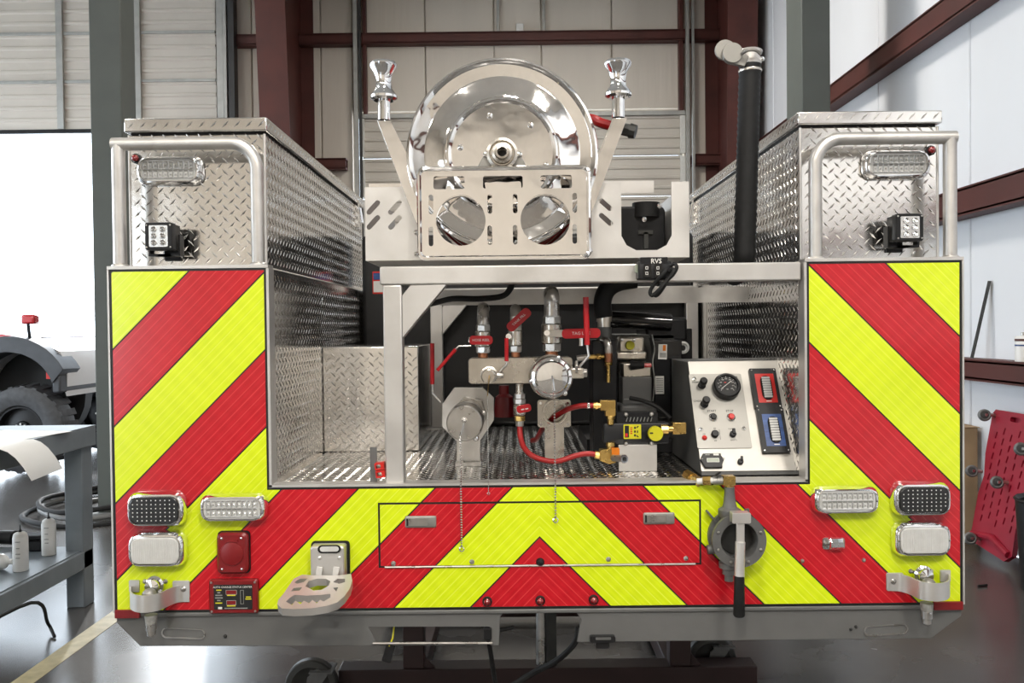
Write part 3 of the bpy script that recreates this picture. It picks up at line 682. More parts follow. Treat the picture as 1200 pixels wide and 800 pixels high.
# serrated teeth along the rim of the tread
tt = MB(ST)
for i in range(len(outl)):
    a, b = Vector(outl[i]), Vector(outl[(i + 1) % len(outl)]); n = max(1, int((b - a).length / .006)); c = sum((Vector(z) for z in outl), Vector((0, 0))) / len(outl)
    for j in range(n):
        q = a.lerp(b, (j + .5) / n); q = q + (c - q).normalized() * .006
        tt.add([(q.x - .0025, q.y - .0025, 0), (q.x + .0025, q.y - .0025, 0), (q.x + .0025, q.y + .0025, 0), (q.x - .0025, q.y + .0025, 0), (q.x, q.y, .003)], [(0, 1, 4), (1, 2, 4), (2, 3, 4), (3, 0, 4)])
tag(tt.build('teeth', 'mill_aluminium', bp, ang=10), kind='stuff')
# tow/lamp guards with hanging lamps at both lower corners
def guard(cx, sd):
    # cx: pixel of the foot tab with the bolt; sd: +1 tab on the right (left corner of the truck)
    y0, y1 = (680, 720) if sd > 0 else (666, 706)
    zc, zd = p(180, y0 + 4).z, p(180, 717, -.085).z
    if sd < 0: zc, zd = p(1085, 670).z, p(1085, 704, -.085).z
    P0 = lambda px: p(px, (y0 + y1) / 2).x
    if sd > 0: xs = [(222, .004), (209, .006), (199, .03), (185, .072), (170, .088), (159, .080), (153.5, .055), (153, .02), (153, .004)]
    else: xs = [(1042, .004), (1054, .006), (1066, .03), (1080, .072), (1096, .088), (1107, .080), (1112, .055), (1112.5, .02), (1112, .004)]
    # compensate the pixel for the strap standing proud of the panel
    pts = []
    for px, d in xs:
        q = p(px, (y0 + y1) / 2, -d); pts.append(Vector((q.x, D0 - d, 0)))
    pts = smooth_path(pts, 4); m = MB(); t = .0035; n = len(pts); vs = []; fs = []
    for i, q in enumerate(pts):
        tg = (pts[min(i + 1, n - 1)] - pts[max(i - 1, 0)]).normalized(); nn = Vector((-tg.y, tg.x, 0))
        f_ = min(1, i / 12.0); za = zc - .002 - .003 * f_; zb_ = (zc - .050) * (1 - f_) + zd * f_
        for (e_, z_) in ((-1, za), (1, za), (1, zb_), (-1, zb_)): vs.append((q + nn * t / 2 * e_) + Vector((0, 0, z_)))
    for i in range(n - 1):
        for j in range(4): fs.append((i * 4 + j, i * 4 + (j + 1) % 4, i * 4 + 4 + (j + 1) % 4, i * 4 + 4 + j))
    fs += [(0, 1, 2, 3), (n * 4 - 1, n * 4 - 2, n * 4 - 3, n * 4 - 4)]
    o = m.add(vs, fs).build('lamp_guard', 'mill_aluminium', ft, ang=40)
    tabx = 213 if sd > 0 else 1048; ty = 690 if sd > 0 else 681
    MB(fr(tabx, ty)).prism([rr(0, 0, 20 * s, 21 * s, .005)], .001, .005).build('mounting_tab', 'mill_aluminium', o, bevel=.001); bolt(o, tabx + (2 if sd > 0 else -1), ty, 3.4, -.005)
    ex = 158 if sd > 0 else 1107; MB(fr(ex, 686 if sd > 0 else 674)).prism([rr(0, 0, 12 * s, 14 * s, .003)], .001, .005).build('end_tab', 'mill_aluminium', o)
    # lamp hanging through the guard
    lx, ly = (183, 684) if sd > 0 else (1080, 672)
    l = MB(); l.lathe(p(lx, ly, -.001), (0, -1, 0), [(.026, 0), (.026, .012), (.020, .016), (.020, .03), (0, .034)], 20); l.build('lamp_socket', 'chrome', o)
    l = MB(); c = p(lx - 8 * sd, ly + 12, -.05); l.ball(c, .019, 16, 10, .85); l.build('bulb_globe', 'plate_grey', o)
    st = p(lx - 6 * sd, ly + 36 if sd > 0 else 706, -.055); l = MB(); l.cyl(st, st + Vector((0, 0, -.022)), .017, .015); l.build('collar', 'label_grey', o)
    l = MB(); l.lathe(st + Vector((0, 0, -.022)), (0, 0, -1), [(.0145, 0), (.0145, .02), (.0115, .022), (.0115, .034), (.006, .038), (0, .038)], 16); l.build('nozzle', 'steel', o)
    for dx in (-13, 11): bolt(ft, lx + dx * 1.0, ly - 3, 2.8)
guard(213, 1); guard(1048, -1)
# dump valve with lever on the right of the rear face
DV = (859.5, 627)
def dv(px, py, d=0): return fr(px, py, -d)
o = MB(dv(*DV)).lathe((0, 0, 0), (0, 0, 1), [(31 * s, .001), (31 * s, .014), (24 * s, .014), (23 * s, .05), (31 * s, .05), (31 * s, .064), (21.5 * s, .064), (20 * s, .050), (20 * s, .02), (0, .02)], 40).build('dump_valve', 'cast_grey', ft)
MB(dv(*DV)).lathe((0, 0, .021), (0, 0, 1), [(19.5 * s, 0), (19 * s, .004), (0, .006)], 32).build('gate_disc', 'cast_dark', o)
for i in range(8):
    a = 2 * math.pi * (i + .5) / 8; MB(dv(*DV)).lathe((26 * s * math.cos(a), 26 * s * math.sin(a), .064), (0, 0, 1), [(.0045, 0), (.0045, .003), (.002, .005), (0, .005)], 6).build('bolt', 'steel', o)
m = MB(); t = p(855, 598, -.03); m.lathe(t, (0, 0, 1), [(.022, -.03), (.028, -.018), (.031, -.012), (.031, .003), (.020, .010), (.017, .02), (.014, .05), (.014, .066), (0, .066)], 24); m.build('riser', 'cast_grey', o)
m = MB(); t = p(854, 657, -.03); m.lathe(t, (0, 0, -1), [(.024, -.02), (.022, .0), (.027, .004), (.027, .018), (.018, .022), (.018, .036), (.012, .038), (.012, .055), (0, .055)], 20); m.build('drain_boss', 'cast_grey', o)
MB().bar(p(828, 598, -.01), p(840, 612, -.01), .018, .005, (0, -1, 0)).build('mounting_ear', 'cast_grey', o)
MB().bar(p(876, 606, -.03), p(875, 596, -.03), .008, .012, (0, -1, 0)).build('mounting_ear', 'cast_grey', o)
MB().cyl(p(829, 644, -.035), p(838, 643, -.035), .013).build('side_plug', 'cast_grey', o)
lt = p(866.5, 606, -.085); m = MB(frame(lt)); m.prism([rr(.003, 0, 21 * s, 12 * s, .004)], -.02, .012); lv = m.build('lever', 'mill_aluminium', o, bevel=.002)
a, b, c = p(867.5, 608, -.088), p(867.5, 640, -.090), p(866.5, 677, -.093)
MB().bar(a, b, 9 * s, .010, (1, 0, 0)).build('lever_arm', 'mill_aluminium', lv, bevel=.002)
MB().tube([b + Vector((0, 0, .012)), c], .0135, 14).build('lever_socket', 'mill_aluminium', lv)
MB().tube([c + Vector((0, 0, .006)), p(866, 720, -.096), p(866, 722, -.096)], .015, 14, rs=[.0135, .0155, .013]).build('grip', 'black_rubber', lv)
# brass pipe from the deck to the valve riser
t = p(855, 573, -.03)
MB().bar(p(809, 559, .03), p(822, 566, .0), .024, .024).build('brass_elbow', 'brass', o, bevel=.004)
MB().tube([p(805, 556, .05), p(812, 560.5, .02)], .016, 8).build('brass_nut', 'brass', o)
MB().tube([p(817, 564, -.006), p(850, 562.5, -.03)], .009, 12).build('nipple', 'label_white', o)
MB().tube([p(824, 563.5, -.012), p(833, 563.2, -.019)], .0135, 6).build('brass_nut', 'brass', o)
MB().tube([p(836, 563.2, -.02), p(849, 562.5, -.03)], .0125, 12).build('ball_valve', 'steel', o)
MB().bar(p(838, 557, -.032), p(844, 553, -.032), .010, .004, (0, -1, 0)).build('valve_tab', 'black_plastic', o)
MB(fr(855, 563.5, -.045)).prism([rr(0, 0, 14 * s, 11 * s, .003)], -.028, 0).build('brass_elbow', 'brass', o, bevel=.002)
MB().cyl(p(855, 569, -.031), p(855, 578, -.031), .0115, .0115, 8).build('brass_nut', 'brass', o)
#PART4
# ------------------------------------------------------------------ skid frame in the bay
def portal(off):
    V = lambda px, py: (p(px, py, .012).x, p(px, py, .012).z)
    F0 = frame((0, D0 + .012 + off, 0)); xl, xr = V(446, 400)[0], XJ - .011; zt = V(690, 309.5)[1]; zb_ = V(690, 331)[1]
    xa, xb = V(450, 450)[0], V(472, 450)[0]
    b = MB(F0).box(xl, xr, zb_, zt, -.05, 0).build('cross_beam', 'mill_aluminium', ft, bevel=.004)
    MB(F0).box(xa, xb, ZS + .006, zb_ - .0005, -.05, 0).build('frame_leg', 'mill_aluminium', ft, bevel=.004)
    MB(F0).box(xa - .006, xb + .016, ZS + .0005, ZS + .006, -.06, .008).build('foot_plate', 'mill_aluminium', ft, bevel=.001)
    MB(F0).prism([[(xb + .0005, V(468, 396)[1]), (V(524, 400)[0], zb_ - .0005), (V(482, 400)[0], zb_ - .0005), (xb + .0005, V(468, 346)[1])]], -.046, -.004).build('gusset', 'mill_aluminium', ft, bevel=.002)
    MB(F0).box(xr - (xb - xa), xr, ZS + .001, zb_ - .0005, -.05, 0).build('frame_leg', 'mill_aluminium', ft, bevel=.004) if off else None
portal(0); portal(1.34)
o = MB().box(XI + .012, XJ - .012, D0 + 1.43, D0 + 1.74, ZS + .002, 1.92).build('water_tank', 'tank_black', None, bevel=.02)
tag(o, 'black plastic water tank at the back of the bay', 'water tank')
q = p(443, 331, 1.425); st_ = MB(frame((q.x, D0 + 1.4298, q.z))).prism([rr(0, 0, .05, .10, .004)], 0, .0012).build('sticker', 'gauge_red', o); MB(frame((q.x, D0 + 1.4285, q.z))).prism([rr(0, -.018, .042, .05, .002)], 0, .0006).build('sticker_field', 'label_white', o); MB(frame((q.x, D0 + 1.4285, q.z))).prism([rr(0, .028, .042, .03, .002)], 0, .0006).build('sticker_field', 'gauge_blue', o)
# wiring loom under the beam
m = MB(); m.tube(smooth_path([p(505, 356, .5), p(530, 350, .42), p(560, 350, .4), p(588, 347, .38), p(598, 338, .36), p(602, 326, .36)]), .010, 8); o = m.build('wiring_loom', 'black_rubber'); tag(o, 'black taped wiring loom clipped below the frame beam', 'cable')
MB().box(p(475, 340, .60).x, p(885, 340, .60).x, D0 + .60, D0 + .605, p(600, 357, .6).z, p(600, 339, .6).z).build('cable_tray', 'satin_tube', ft)

# ------------------------------------------------------------------ reel tray
def onplane(Mx, px, py):
    d = (at(px, py, 1) - CAM); n = Mx.to_3x3().col[2]; o_ = Mx.translation
    l = Mx.inverted() @ (CAM + d * ((o_ - CAM).dot(n) / d.dot(n))); return (l.x, l.y)
TD = .12
rtray = thing('reel_tray', p(617, 306, .4), 'bare aluminium tray with slotted front under the hose reel', 'tray')
TF = frame((0, D0 + TD, 0)); V = lambda px, py: onplane(TF, px, py)
s2 = k(TD)
x0, zb0 = V(428.5, 305.5); x1 = V(808, 300)[0]; ztp = V(460, 219)[1]
zb0 = max(zb0, p(600, 307.5, .012).z + .006)
uc0, uc1 = V(728, 250)[0], V(787, 250)[0]; ub = V(757, 293)[1]; ch = 17 * s2
zr = V(770, 213)[1]
hx0, hx1 = V(497, 250)[0], V(684, 250)[0]
fp = MB(TF).prism([[(x0, zb0), (x1, zb0), (x1, zr), (uc1, zr), (uc1, ub + ch), (uc1 - ch * .35, ub + ch * .35), (uc1 - ch, ub), (uc0 + ch, ub), (uc0 + ch * .35, ub + ch * .35), (uc0, ub + ch), (uc0, zr), (hx1, zr), (hx1, V(600, 296)[1]), (hx0, V(600, 296)[1]), (hx0, ztp), (x0, ztp)],
               slot(*V(437.5, 243), 21 * s2, 6 * s2, 47), slot(*V(463, 243), 21 * s2, 6 * s2, 47), slot(*V(437.5, 260.5), 21 * s2, 6 * s2, 47), slot(*V(463, 260.5), 21 * s2, 6 * s2, 47),
               slot(*V(709.5, 239.5), 20 * s2, 6 * s2, -42), slot(*V(710, 257), 20 * s2, 6 * s2, -42)], -.004, 0).build('front_plate', 'mill_aluminium', rtray)
y0, y1 = D0 + TD + .004, D0 + .72
MB().box(x0, x0 + .004, y0, y1, zb0, ztp).build('side_plate', 'mill_aluminium', rtray)
MB().box(x1 - .004, x1, y0, y1, zb0, zr).build('side_plate', 'mill_aluminium', rtray)
MB().box(x0 + .004, x1 - .004, y0, y1, zb0, zb0 + .004).build('bottom_plate', 'mill_aluminium', rtray)
MB().box(x0 + .004, x1 - .004, y1 - .004, y1, p(757, 226.5, .72).z, p(757, 212, .72).z).build('rear_rail', 'mill_aluminium', rtray)
MB().box(uc0 - .03, uc0 - .026, y0, y1 - .005, zb0 + .004, zr - .01).build('divider', 'mill_aluminium', rtray)
MB(TF).box(V(430, 216)[0], V(478, 216)[0], V(450, 217)[1], V(450, 213)[1], -.06, -.03).build('top_lip', 'polished', rtray)
# fuel tank sitting in the open end of the tray
ftk = thing('fuel_can', p(757, 292, .45), 'black fuel can inside the open cut-out of the reel tray', 'fuel can')
MB(frame((0, D0 + .40, 0))).loft([(rr((uc0 + uc1) / 2 + .02, zb0 + .10, .17, .18, .02), -.26), (rr((uc0 + uc1) / 2 + .02, zb0 + .10, .17, .18, .02), 0)]).build('body', 'black_plastic', ftk, bevel=.006)
MB().cyl(p(757, 255, .42), p(757, 238, .42), .045, .045, 20).build('cap', 'black_rubber', ftk)
MB().bar(p(748, 272, .395), p(765, 272, .395), .012, .006).build('handle_bar', 'cast_dark', ftk); MB().bar(p(757, 272, .395), p(757, 291, .395), .014, .006, (1, 0, 0)).build('handle_stem', 'cast_dark', ftk)
for px, py in ((755, 257), (773, 241)): bolt(ftk, px, py, 3, .37, 'chrome')

# ------------------------------------------------------------------ hose reel
hr = thing('hose_reel', p(590, 300, .3), 'polished metal hose reel with chrome guide rollers', 'hose reel')
RC = p(588.5, 180.5, .095); ax = (0, -1, 0)
def disc(c, parent, name):
    o = MB().lathe(c, ax, [(0, -.012), (.268, -.012), (.275, -.008), (.2775, 0), (.275, .007), (.269, .009), (.263, .006), (.258, .001), (.226, -.006), (.221, -.0045), (.175, -.002), (.166, .002), (.161, .010), (.155, .013), (.149, .010), (.146, .003), (.10, .0045), (0, .006)], 96).build(name, 'polished', parent, ang=28); return o
ds = disc(RC, hr, 'reel_disc')
for px, py in ((574, 136), (622, 147), (539.5, 173), (640, 194)):
    q = p(px, py, .09); MB().lathe(q, ax, [(.0085, -.004), (.0085, .003), (.006, .008), (0, .0095)], 14).build('bolt', 'chrome', ds)
hb = MB(fr(588.5, 180.5, .083)).prism([[(x * .00246, y * .00246) for x, y in ((-32, -21), (30, -21), (26, -10), (14, 12), (9, 17), (-9, 17), (-14, 12), (-27, -11))]], -.008, .004).build('bearing_bracket', 'plate_grey', hr, bevel=.003)
MB(fr(588.5, 180.5, .08)).lathe((0, 0, 0), (0, 0, 1), [(.045, 0), (.045, .012), (.037, .015), (.034, .008), (.031, .008), (.029, .020), (.022, .022), (.019, .034), (.0135, .035), (.0125, .005), (0, .004)], 32).build('swivel', 'stainless', hb)
MB(fr(588.5, 180.5, .074)).lathe((0, 0, 0), (0, 0, 1), [(.0124, 0), (.0124, .003), (0, .003)], 20).build('swivel_bore', 'ink_black', hb)
for dx in (-19, 20): bolt(hb, 588.5 + dx, 181, 3.4, .078, 'chrome', .006)
c2 = RC + Vector((0, .46, 0)); disc(c2, hr, 'reel_disc')
MB().lathe(RC, (0, 1, 0), [(.12, .013), (.12, .445)], 40).build('drum', 'polished', hr)
h = MB(); pts = []
for i in range(13 * 24):
    a = 2 * math.pi * i / 24; r_ = .142; pts.append(RC + Vector((r_ * math.cos(a), .03 + .40 * i / (13 * 24), r_ * math.sin(a))))
h.tube(pts, .0155, 8); 
h.build('hose_coil', 'red_rubber', hr)
h = MB(); pts = []
for i in range(11 * 24):
    a = 2 * math.pi * i / 24; r_ = .171; pts.append(RC + Vector((r_ * math.cos(a), .045 + .36 * i / (11 * 24), r_ * math.sin(a))))
h.tube(pts, .0155, 8); h.build('hose_coil', 'red_rubber', hr)
MB().tube(smooth_path([RC + Vector((.12, .20, .16)), p(690, 139, .30), p(704, 144, .26), p(722, 149, .22)]), .0155, 10).build('hose_end', 'red_rubber', hr)
q = p(724, 150, .22); q2 = p(738, 153, .21); m = MB(); m.cyl(q, q2, .019, .019, 8); m.cyl(q2, q2 + (q2 - q) * .5, .023, .021, 10); m.build('hose_nozzle', 'cast_dark', hr)
# perforated polished front panel
PF = frame((0, D0 + .035, 0)); V = lambda px, py: onplane(PF, px, py); s3 = k(.035)
def vr(px0, py0, px1, py1): return V((px0 + px1) / 2, (py0 + py1) / 2) + ((px1 - px0) * s3, (py1 - py0) * s3)
pc = vr(492.5, 198, 689, 300.5)
holes = [rr(*vr(508, 206.5, 544.5, 221.5), .006), rr(*vr(566, 206, 612.5, 220.5), .006), rr(*vr(633.5, 205, 670, 220.5), .006),
         circ(*V(540, 258.5), 29 * s3, 40, 30 * s3), circ(*V(639, 257.5), 29 * s3, 40, 30 * s3)]
for px, ys in ((505, (239.5, 277)), (574, (239, 275.5)), (603.7, (238.5, 275)), (673.5, (237.5, 274))):
    for py in ys: holes.append(slot(*V(px, py), 23 * s3, 5.4 * s3, 90))
fpn = MB(PF).prism([rr(*pc, .014)] + holes, -.004, 0).build('front_panel', 'polished', hr)
lp = [PF @ Vector((x, y, -.002)) for x, y in rr(pc[0], pc[1], pc[2] + .004, pc[3] + .004, .018, 6)]
MB().tube(lp + [lp[0], lp[1]], .007, 8, cap=False).build('rolled_edge', 'polished', fpn)
sd = MB(PF)
for sx in (-1, 1):
    xx = pc[0] + sx * (pc[2] / 2 + .001); MB(PF).box(xx - .003, xx + .003, pc[1] - pc[3] / 2 + .01, pc[1] + pc[3] / 2 - .01, -.075, -.008).build('side_bracket', 'mill_aluminium', hr)
MB(PF).box(pc[0] - pc[2] / 2 + .01, pc[0] + pc[2] / 2 - .01, pc[1] - pc[3] / 2 - .006, pc[1] - pc[3] / 2 - .002, -.075, -.008).build('bottom_bracket', 'mill_aluminium', hr)
for px, py in ((487.5, 272), (488, 297), (691.5, 270), (692, 293)): bolt(hr, px, py, 3, TD - .003, 'chrome')
# dished inner guard seen through the two round holes
for cx, cz in (V(540, 258.5), V(639, 257.5)):
    MB(PF).lathe((cx, cz, -.004), (0, 0, -1), [(.0718, 0), (.0718, .022), (.0700, .022), (.0700, 0)], 40, closed=True).build('hole_collar', 'polished', hr)
def arm(pg, rc, flip):
    A = frame((0, D0 + .10, 0)); o = MB(A).prism([[onplane(A, *q) for q in pg]], -.004, 0).build('guide_arm', 'polished', hr, bevel=.001)
    # inner flange of the channel
    (ax_, az), (bx_, bz) = (onplane(A, *pg[1]), onplane(A, *pg[2])) if not flip else (onplane(A, *pg[0]), onplane(A, *pg[-1]))
    m = MB(A); m.add([(ax_, az, -.004), (bx_, bz, -.004), (bx_, bz, -.06), (ax_, az, -.06), (ax_ - .003, az, -.004), (bx_ - .003, bz, -.004), (bx_ - .003, bz, -.06), (ax_ - .003, az, -.06)],
                     [(0, 1, 2, 3), (7, 6, 5, 4), (0, 4, 5, 1), (1, 5, 6, 2), (2, 6, 7, 3), (3, 7, 4, 0)]); m.build('flange', 'polished', o)
    tx, ty, by = rc; s_ = k(.12); t = p(tx, ty, .12); b = p(tx, by, .12); z = Vector((0, 0, 1)); H = t.z - b.z
    MB().lathe(b, z, [(.0, 0), (.018, 0), (.018, .03)], 20).build('spindle', 'chrome', o)
    MB().cyl(p(tx, by + 23, .12), b + z * .005, .0185, n=20).build('spindle_post', 'chrome', o)
    MB().lathe(b, z, [(.0, .0), (.030, .0), (.0385, .006), (.039, .013), (.033, .022), (.024, .034), (.022, .05), (.0225, H * .55), (.027, H * .70), (.038, H * .84), (.0395, H * .90), (.036, H * .96), (.022, H), (0, H)], 32).build('roller', 'chrome', o)
arm([(442, 141), (457.5, 141), (490, 207), (491, 266), (486, 258)], (450, 71.5, 118), False)
arm([(719.5, 138), (735, 138), (691, 256), (688, 262), (689, 212)], (724.5, 70, 115), True)

# ------------------------------------------------------------------ upright suction hose
sh_ = thing('suction_hose', p(872, 303, .22), 'upright ribbed black suction hose with grey camlock cap', 'hose')
a, b = p(879, 74, .22), p(872.5, 300, .22)
pts = [a.lerp(b, i / 60) for i in range(61)] + [b + Vector((0, .01, -.02)), b + Vector((0, .05, -.045)), b + Vector((0, .12, -.05))]
MB().tube(pts, .032, 16, rs=[.0325 + (.0016 if i % 2 else -.0008) for i in range(len(pts))]).build('hose', 'black_rubber', sh_, ang=60)
MB().lathe(a + Vector((0, 0, -.028)), (0, 0, 1), [(.0345, 0), (.0355, .004), (.0345, .008)], 20).build('crimp_band', 'stainless', sh_)
f = MB().lathe(a + Vector((0, 0, -.005)), (0, 0, 1), [(0, 0), (.033, 0), (.034, .01), (.030, .014), (.030, .032), (.036, .035), (.037, .04), (.030, .045), (0, .045)], 24).build('coupling', 'mill_aluminium', sh_)
fl = p(857, 64, .20)
fm = frame(fl, (1, 0, -.45), (.45, 0, 1))
MB(fm).prism([circ(-.022, .006, .031, 28)], -.008, .0).build('cap_disc', 'plate_grey', f, bevel=.002)
MB(fm).prism([circ(.0, .0, .030, 28)], 0, .02).build('cap_disc', 'plate_grey', f, bevel=.003)
MB(fm).prism([[(-.01, .03), (.05, .012), (.05, -.02), (.0, -.03)]], -.004, .012).build('cam_arm', 'plate_grey', f, bevel=.002)
MB().tube(smooth_path([p(869, 63, .18), p(876, 59, .16), p(886, 59, .16), p(891, 63, .18)]), .005, 8).build('cam_lever', 'plate_grey', f)
MB().ball(p(893, 69, .21), .008).build('cam_pin', 'chrome', f)

# ------------------------------------------------------------------ remote box hanging on the beam
rm = thing('remote_box', p(768, 322, -.03), 'small black wired remote box with RVS lettering on the frame beam', 'remote')
rb = MB(frame(p(766.5, 317, -.02), (1, -.0, -.02), (0, .0, 1))).loft([(rr(0, 0, 38 * s, 21 * s, .004), -.025), (rr(0, 0, 38 * s, 21 * s, .004), .012), (rr(0, 0, 36 * s, 19 * s, .004), .014)]).build('case', 'black_plastic', rm)
MB(fr(766, 305.5, -.028)).loft([(rr(0, 0, 33 * s, 9 * s, .003), -.025), (rr(0, 0, 32 * s, 8 * s, .003), .006)]).build('hood', 'black_plastic', rm)
text('RVS', 7.6 * s, fr(769, 306, -.0355), 'label_white', rm, bold=.0003)
for px in (758.5, 771.5): 
    MB(fr(px, 317, -.034)).prism([rr(0, 0, 9 * s, 15 * s, .002)], 0, .004).build('rocker_switch', 'black_gloss', rm)
    for j in (-1, 1): MB(fr(px - .5, 317 + j * 3.2, -.0382)).prism([rr(0, 0, 3 * s, 3.4 * s, .0004), rr(0, 0, 1.8 * s, 2.2 * s, .0003)], 0, .0004).build('switch_mark', 'label_white', rm)
MB(fr(747, 315, -.005)).prism([rr(0, 0, 7 * s, 9 * s, .001)], 0, .016).build('terminal_block', 'lcd', rm)
pts = smooth_path([p(785, 312, -.03), p(790, 309, -.035), p(793, 313, -.04), p(789, 321, -.04), p(780, 330, -.04), p(771, 341, -.035), p(764, 346, -.03), p(762, 341, -.03), p(768, 331, -.035), p(776, 322, -.045), p(781, 316, -.04)])
MB().tube(pts, .0055, 8).build('cable', 'black_rubber', rm)
pts = smooth_path([p(784, 318, -.035), p(788, 315, -.04), p(789, 319, -.045), p(781, 329, -.045), p(773, 339, -.045), p(768, 346, -.035), p(772, 344, -.03), p(779, 334, -.035), p(783, 324, -.04)])
MB().tube(pts, .0055, 8).build('cable', 'black_rubber', rm)
MB().box(p(771, 325, -.01).x, p(781, 325, -.01).x, D0 - .045, D0 + .008, p(775, 335, -.02).z, p(775, 330, -.02).z).build('cable_tie', 'black_rubber', rm)

# ------------------------------------------------------------------ valve manifold
vm = thing('valve_manifold', p(610, 434, .25), 'stainless pipe manifold with red handled ball valves', 'manifold')
def hexn(parent, a, b, r, mt='steel', name='hex_nut', n=6): return MB().cyl(a, b, r, r, n).build(name, mt, parent, bevel=.0015)
MD = .22
q0, q1 = p(549, 450, MD), p(671, 418, MD)
MB(frame((0, D0 + MD, 0))).loft([(rr((q0.x + q1.x) / 2, (q0.z + q1.z) / 2, q1.x - q0.x, q1.z - q0.z, .012), -.075), (rr((q0.x + q1.x) / 2, (q0.z + q1.z) / 2, q1.x - q0.x, q1.z - q0.z, .012), -.002), (rr((q0.x + q1.x) / 2, (q0.z + q1.z) / 2, q1.x - q0.x - .004, q1.z - q0.z - .004, .011), 0)]).build('manifold_body', 'stainless', vm)
def vvalve(px, yt, yb, w, dy, elbow, label=None):
    """vertical ball valve on the manifold with an elbow bending back at the top"""
    s_ = k(dy); c = lambda y: p(px, y, dy); r_ = w / 2 * s_
    hgt = yb - yt; v = MB().lathe(c(yb - hgt * .20), (0, 0, 1), [(0, 0), (r_ * .85, 0), (r_, .004), (r_, (hgt * .6) * s_ - .004), (r_ * .85, hgt * .6 * s_), (0, hgt * .6 * s_)], 24).build('ball_valve', 'stainless', vm)
    hexn(v, c(yt), c(yt + hgt * .24), r_ * .92); hexn(v, c(yb - hgt * .24), c(yb), r_ * .92)
    for y in (yt, yb): MB().cyl(c(y - 1.2), c(y + .4), r_ * .8, n=20).build('thread_tape', 'label_white', v)
    MB().cyl(c(yb), c(yb + 6), r_ * .62, n=16).build('nipple', 'copper', v)
    top = c(yt - elbow); b0 = c(yt); Rb = .03
    pts = [b0, b0.lerp(top, .5)] + [top + Vector((0, Rb * (1 - math.cos(R(a))), -Rb + Rb * math.sin(R(a)))) for a in (0, 22, 45, 67, 90)] + [top + Vector((0, .10, 0))]
    MB().tube(pts, r_ * .74, 16).build('pipe_elbow', 'steel', v)
    return v
v1 = vvalve(566, 381, 413, 19, MD + .035, 20); v2 = vvalve(604, 380, 412, 17, MD + .035, 18); v3 = vvalve(646.5, 371, 411, 24, MD + .035, 28)
def plate_handle(v, a, b, w, dy, txt, tsz, tcol='label_white'):
    A, B = p(*a, dy), p(*b, dy); u = (B - A).normalized(); m_ = frame((A + B) / 2, u, Vector((-u.z, 0, u.x)) if u.x >= 0 else Vector((u.z, 0, -u.x)))
    L = (B - A).length; h = MB(m_).loft([(rr(0, 0, L, w * k(dy), w * k(dy) * .4), -.002), (rr(0, 0, L, w * k(dy), w * k(dy) * .4), .003)]).build('handle', 'red_vinyl', v, bevel=.001)
    if txt: text(txt, tsz * k(dy), m_ @ Matrix.Translation((0, 0, .0033)), tcol, v)
    return h
plate_handle(v1, (550, 398.5), (577.5, 398.5), 10.5, MD - .01, 'HOSE REEL', 4.2)
MB().cyl(p(549, 398, MD - .005), p(553, 398, MD - .005), .008, n=8).build('handle_nut', 'chrome', v1); MB().cyl(p(566, 398.5, MD + .03), p(566, 398.5, MD - .006), .009, n=10).build('stem', 'steel', v1)
plate_handle(v2, (595.5, 386), (620.5, 363), 11.5, MD - .015, 'TANK FILL', 4.2)
MB().cyl(p(596, 394, MD + .03), p(596, 394, MD - .02), .009, n=10).build('stem', 'chrome', v2)
plate_handle(v3, (658.5, 391), (703.5, 390), 11.5, MD - .01, 'TAG LINE', 5.0)
MB().cyl(p(641, 390, MD + .03), p(641, 390, MD - .014), .009, n=8).build('stem', 'chrome', v3); MB().bar(p(640, 390.5, MD - .008), p(660, 390.5, MD - .008), 9 * s, .003).build('handle_shank', 'steel', v3)
# thin red levers
def rod_handle(parent, grip, rod, dy, r=.006):
    MB().tube([p(*q, dy) for q in grip], r, 10).build('handle', 'red_vinyl', parent); MB().tube([p(*q, dy) for q in rod], r * .5, 8).build('handle_rod', 'steel', parent)
rod_handle(v1, [(512.5, 434), (534, 409)], [(533, 410), (537.5, 405.5), (552, 405)], MD - .02, .0055)
rod_handle(vm, [(593.6, 396), (593.6, 423)], [(593.6, 422), (593.6, 427), (585, 436)], MD - .045, .0062)
rod_handle(vm, [(506.5, 402), (506.5, 450)], [(506.5, 449), (507, 461), (516, 471)], MD + .06, .0068)
rod_handle(vm, [(686.5, 348), (688, 404)], [(688, 403), (690, 417), (679.5, 429), (679.5, 442)], MD - .10, .0085)
# small capped outlet
c = p(573.5, 438.5, MD); o1 = MB().lathe(c, ax, [(.026, 0), (.026, .03), (.021, .032), (.021, .10), (.022, .102), (.022, .112), (.018, .115), (0, .115)], 24).build('small_outlet', 'stainless', vm)
MB().tube([p(582, 439, MD - .05), p(588, 440, MD - .05)], .008, 8).build('outlet_stem', 'steel', o1); hexn(o1, p(586, 440, MD - .05), p(590, 440, MD - .05), .0085)
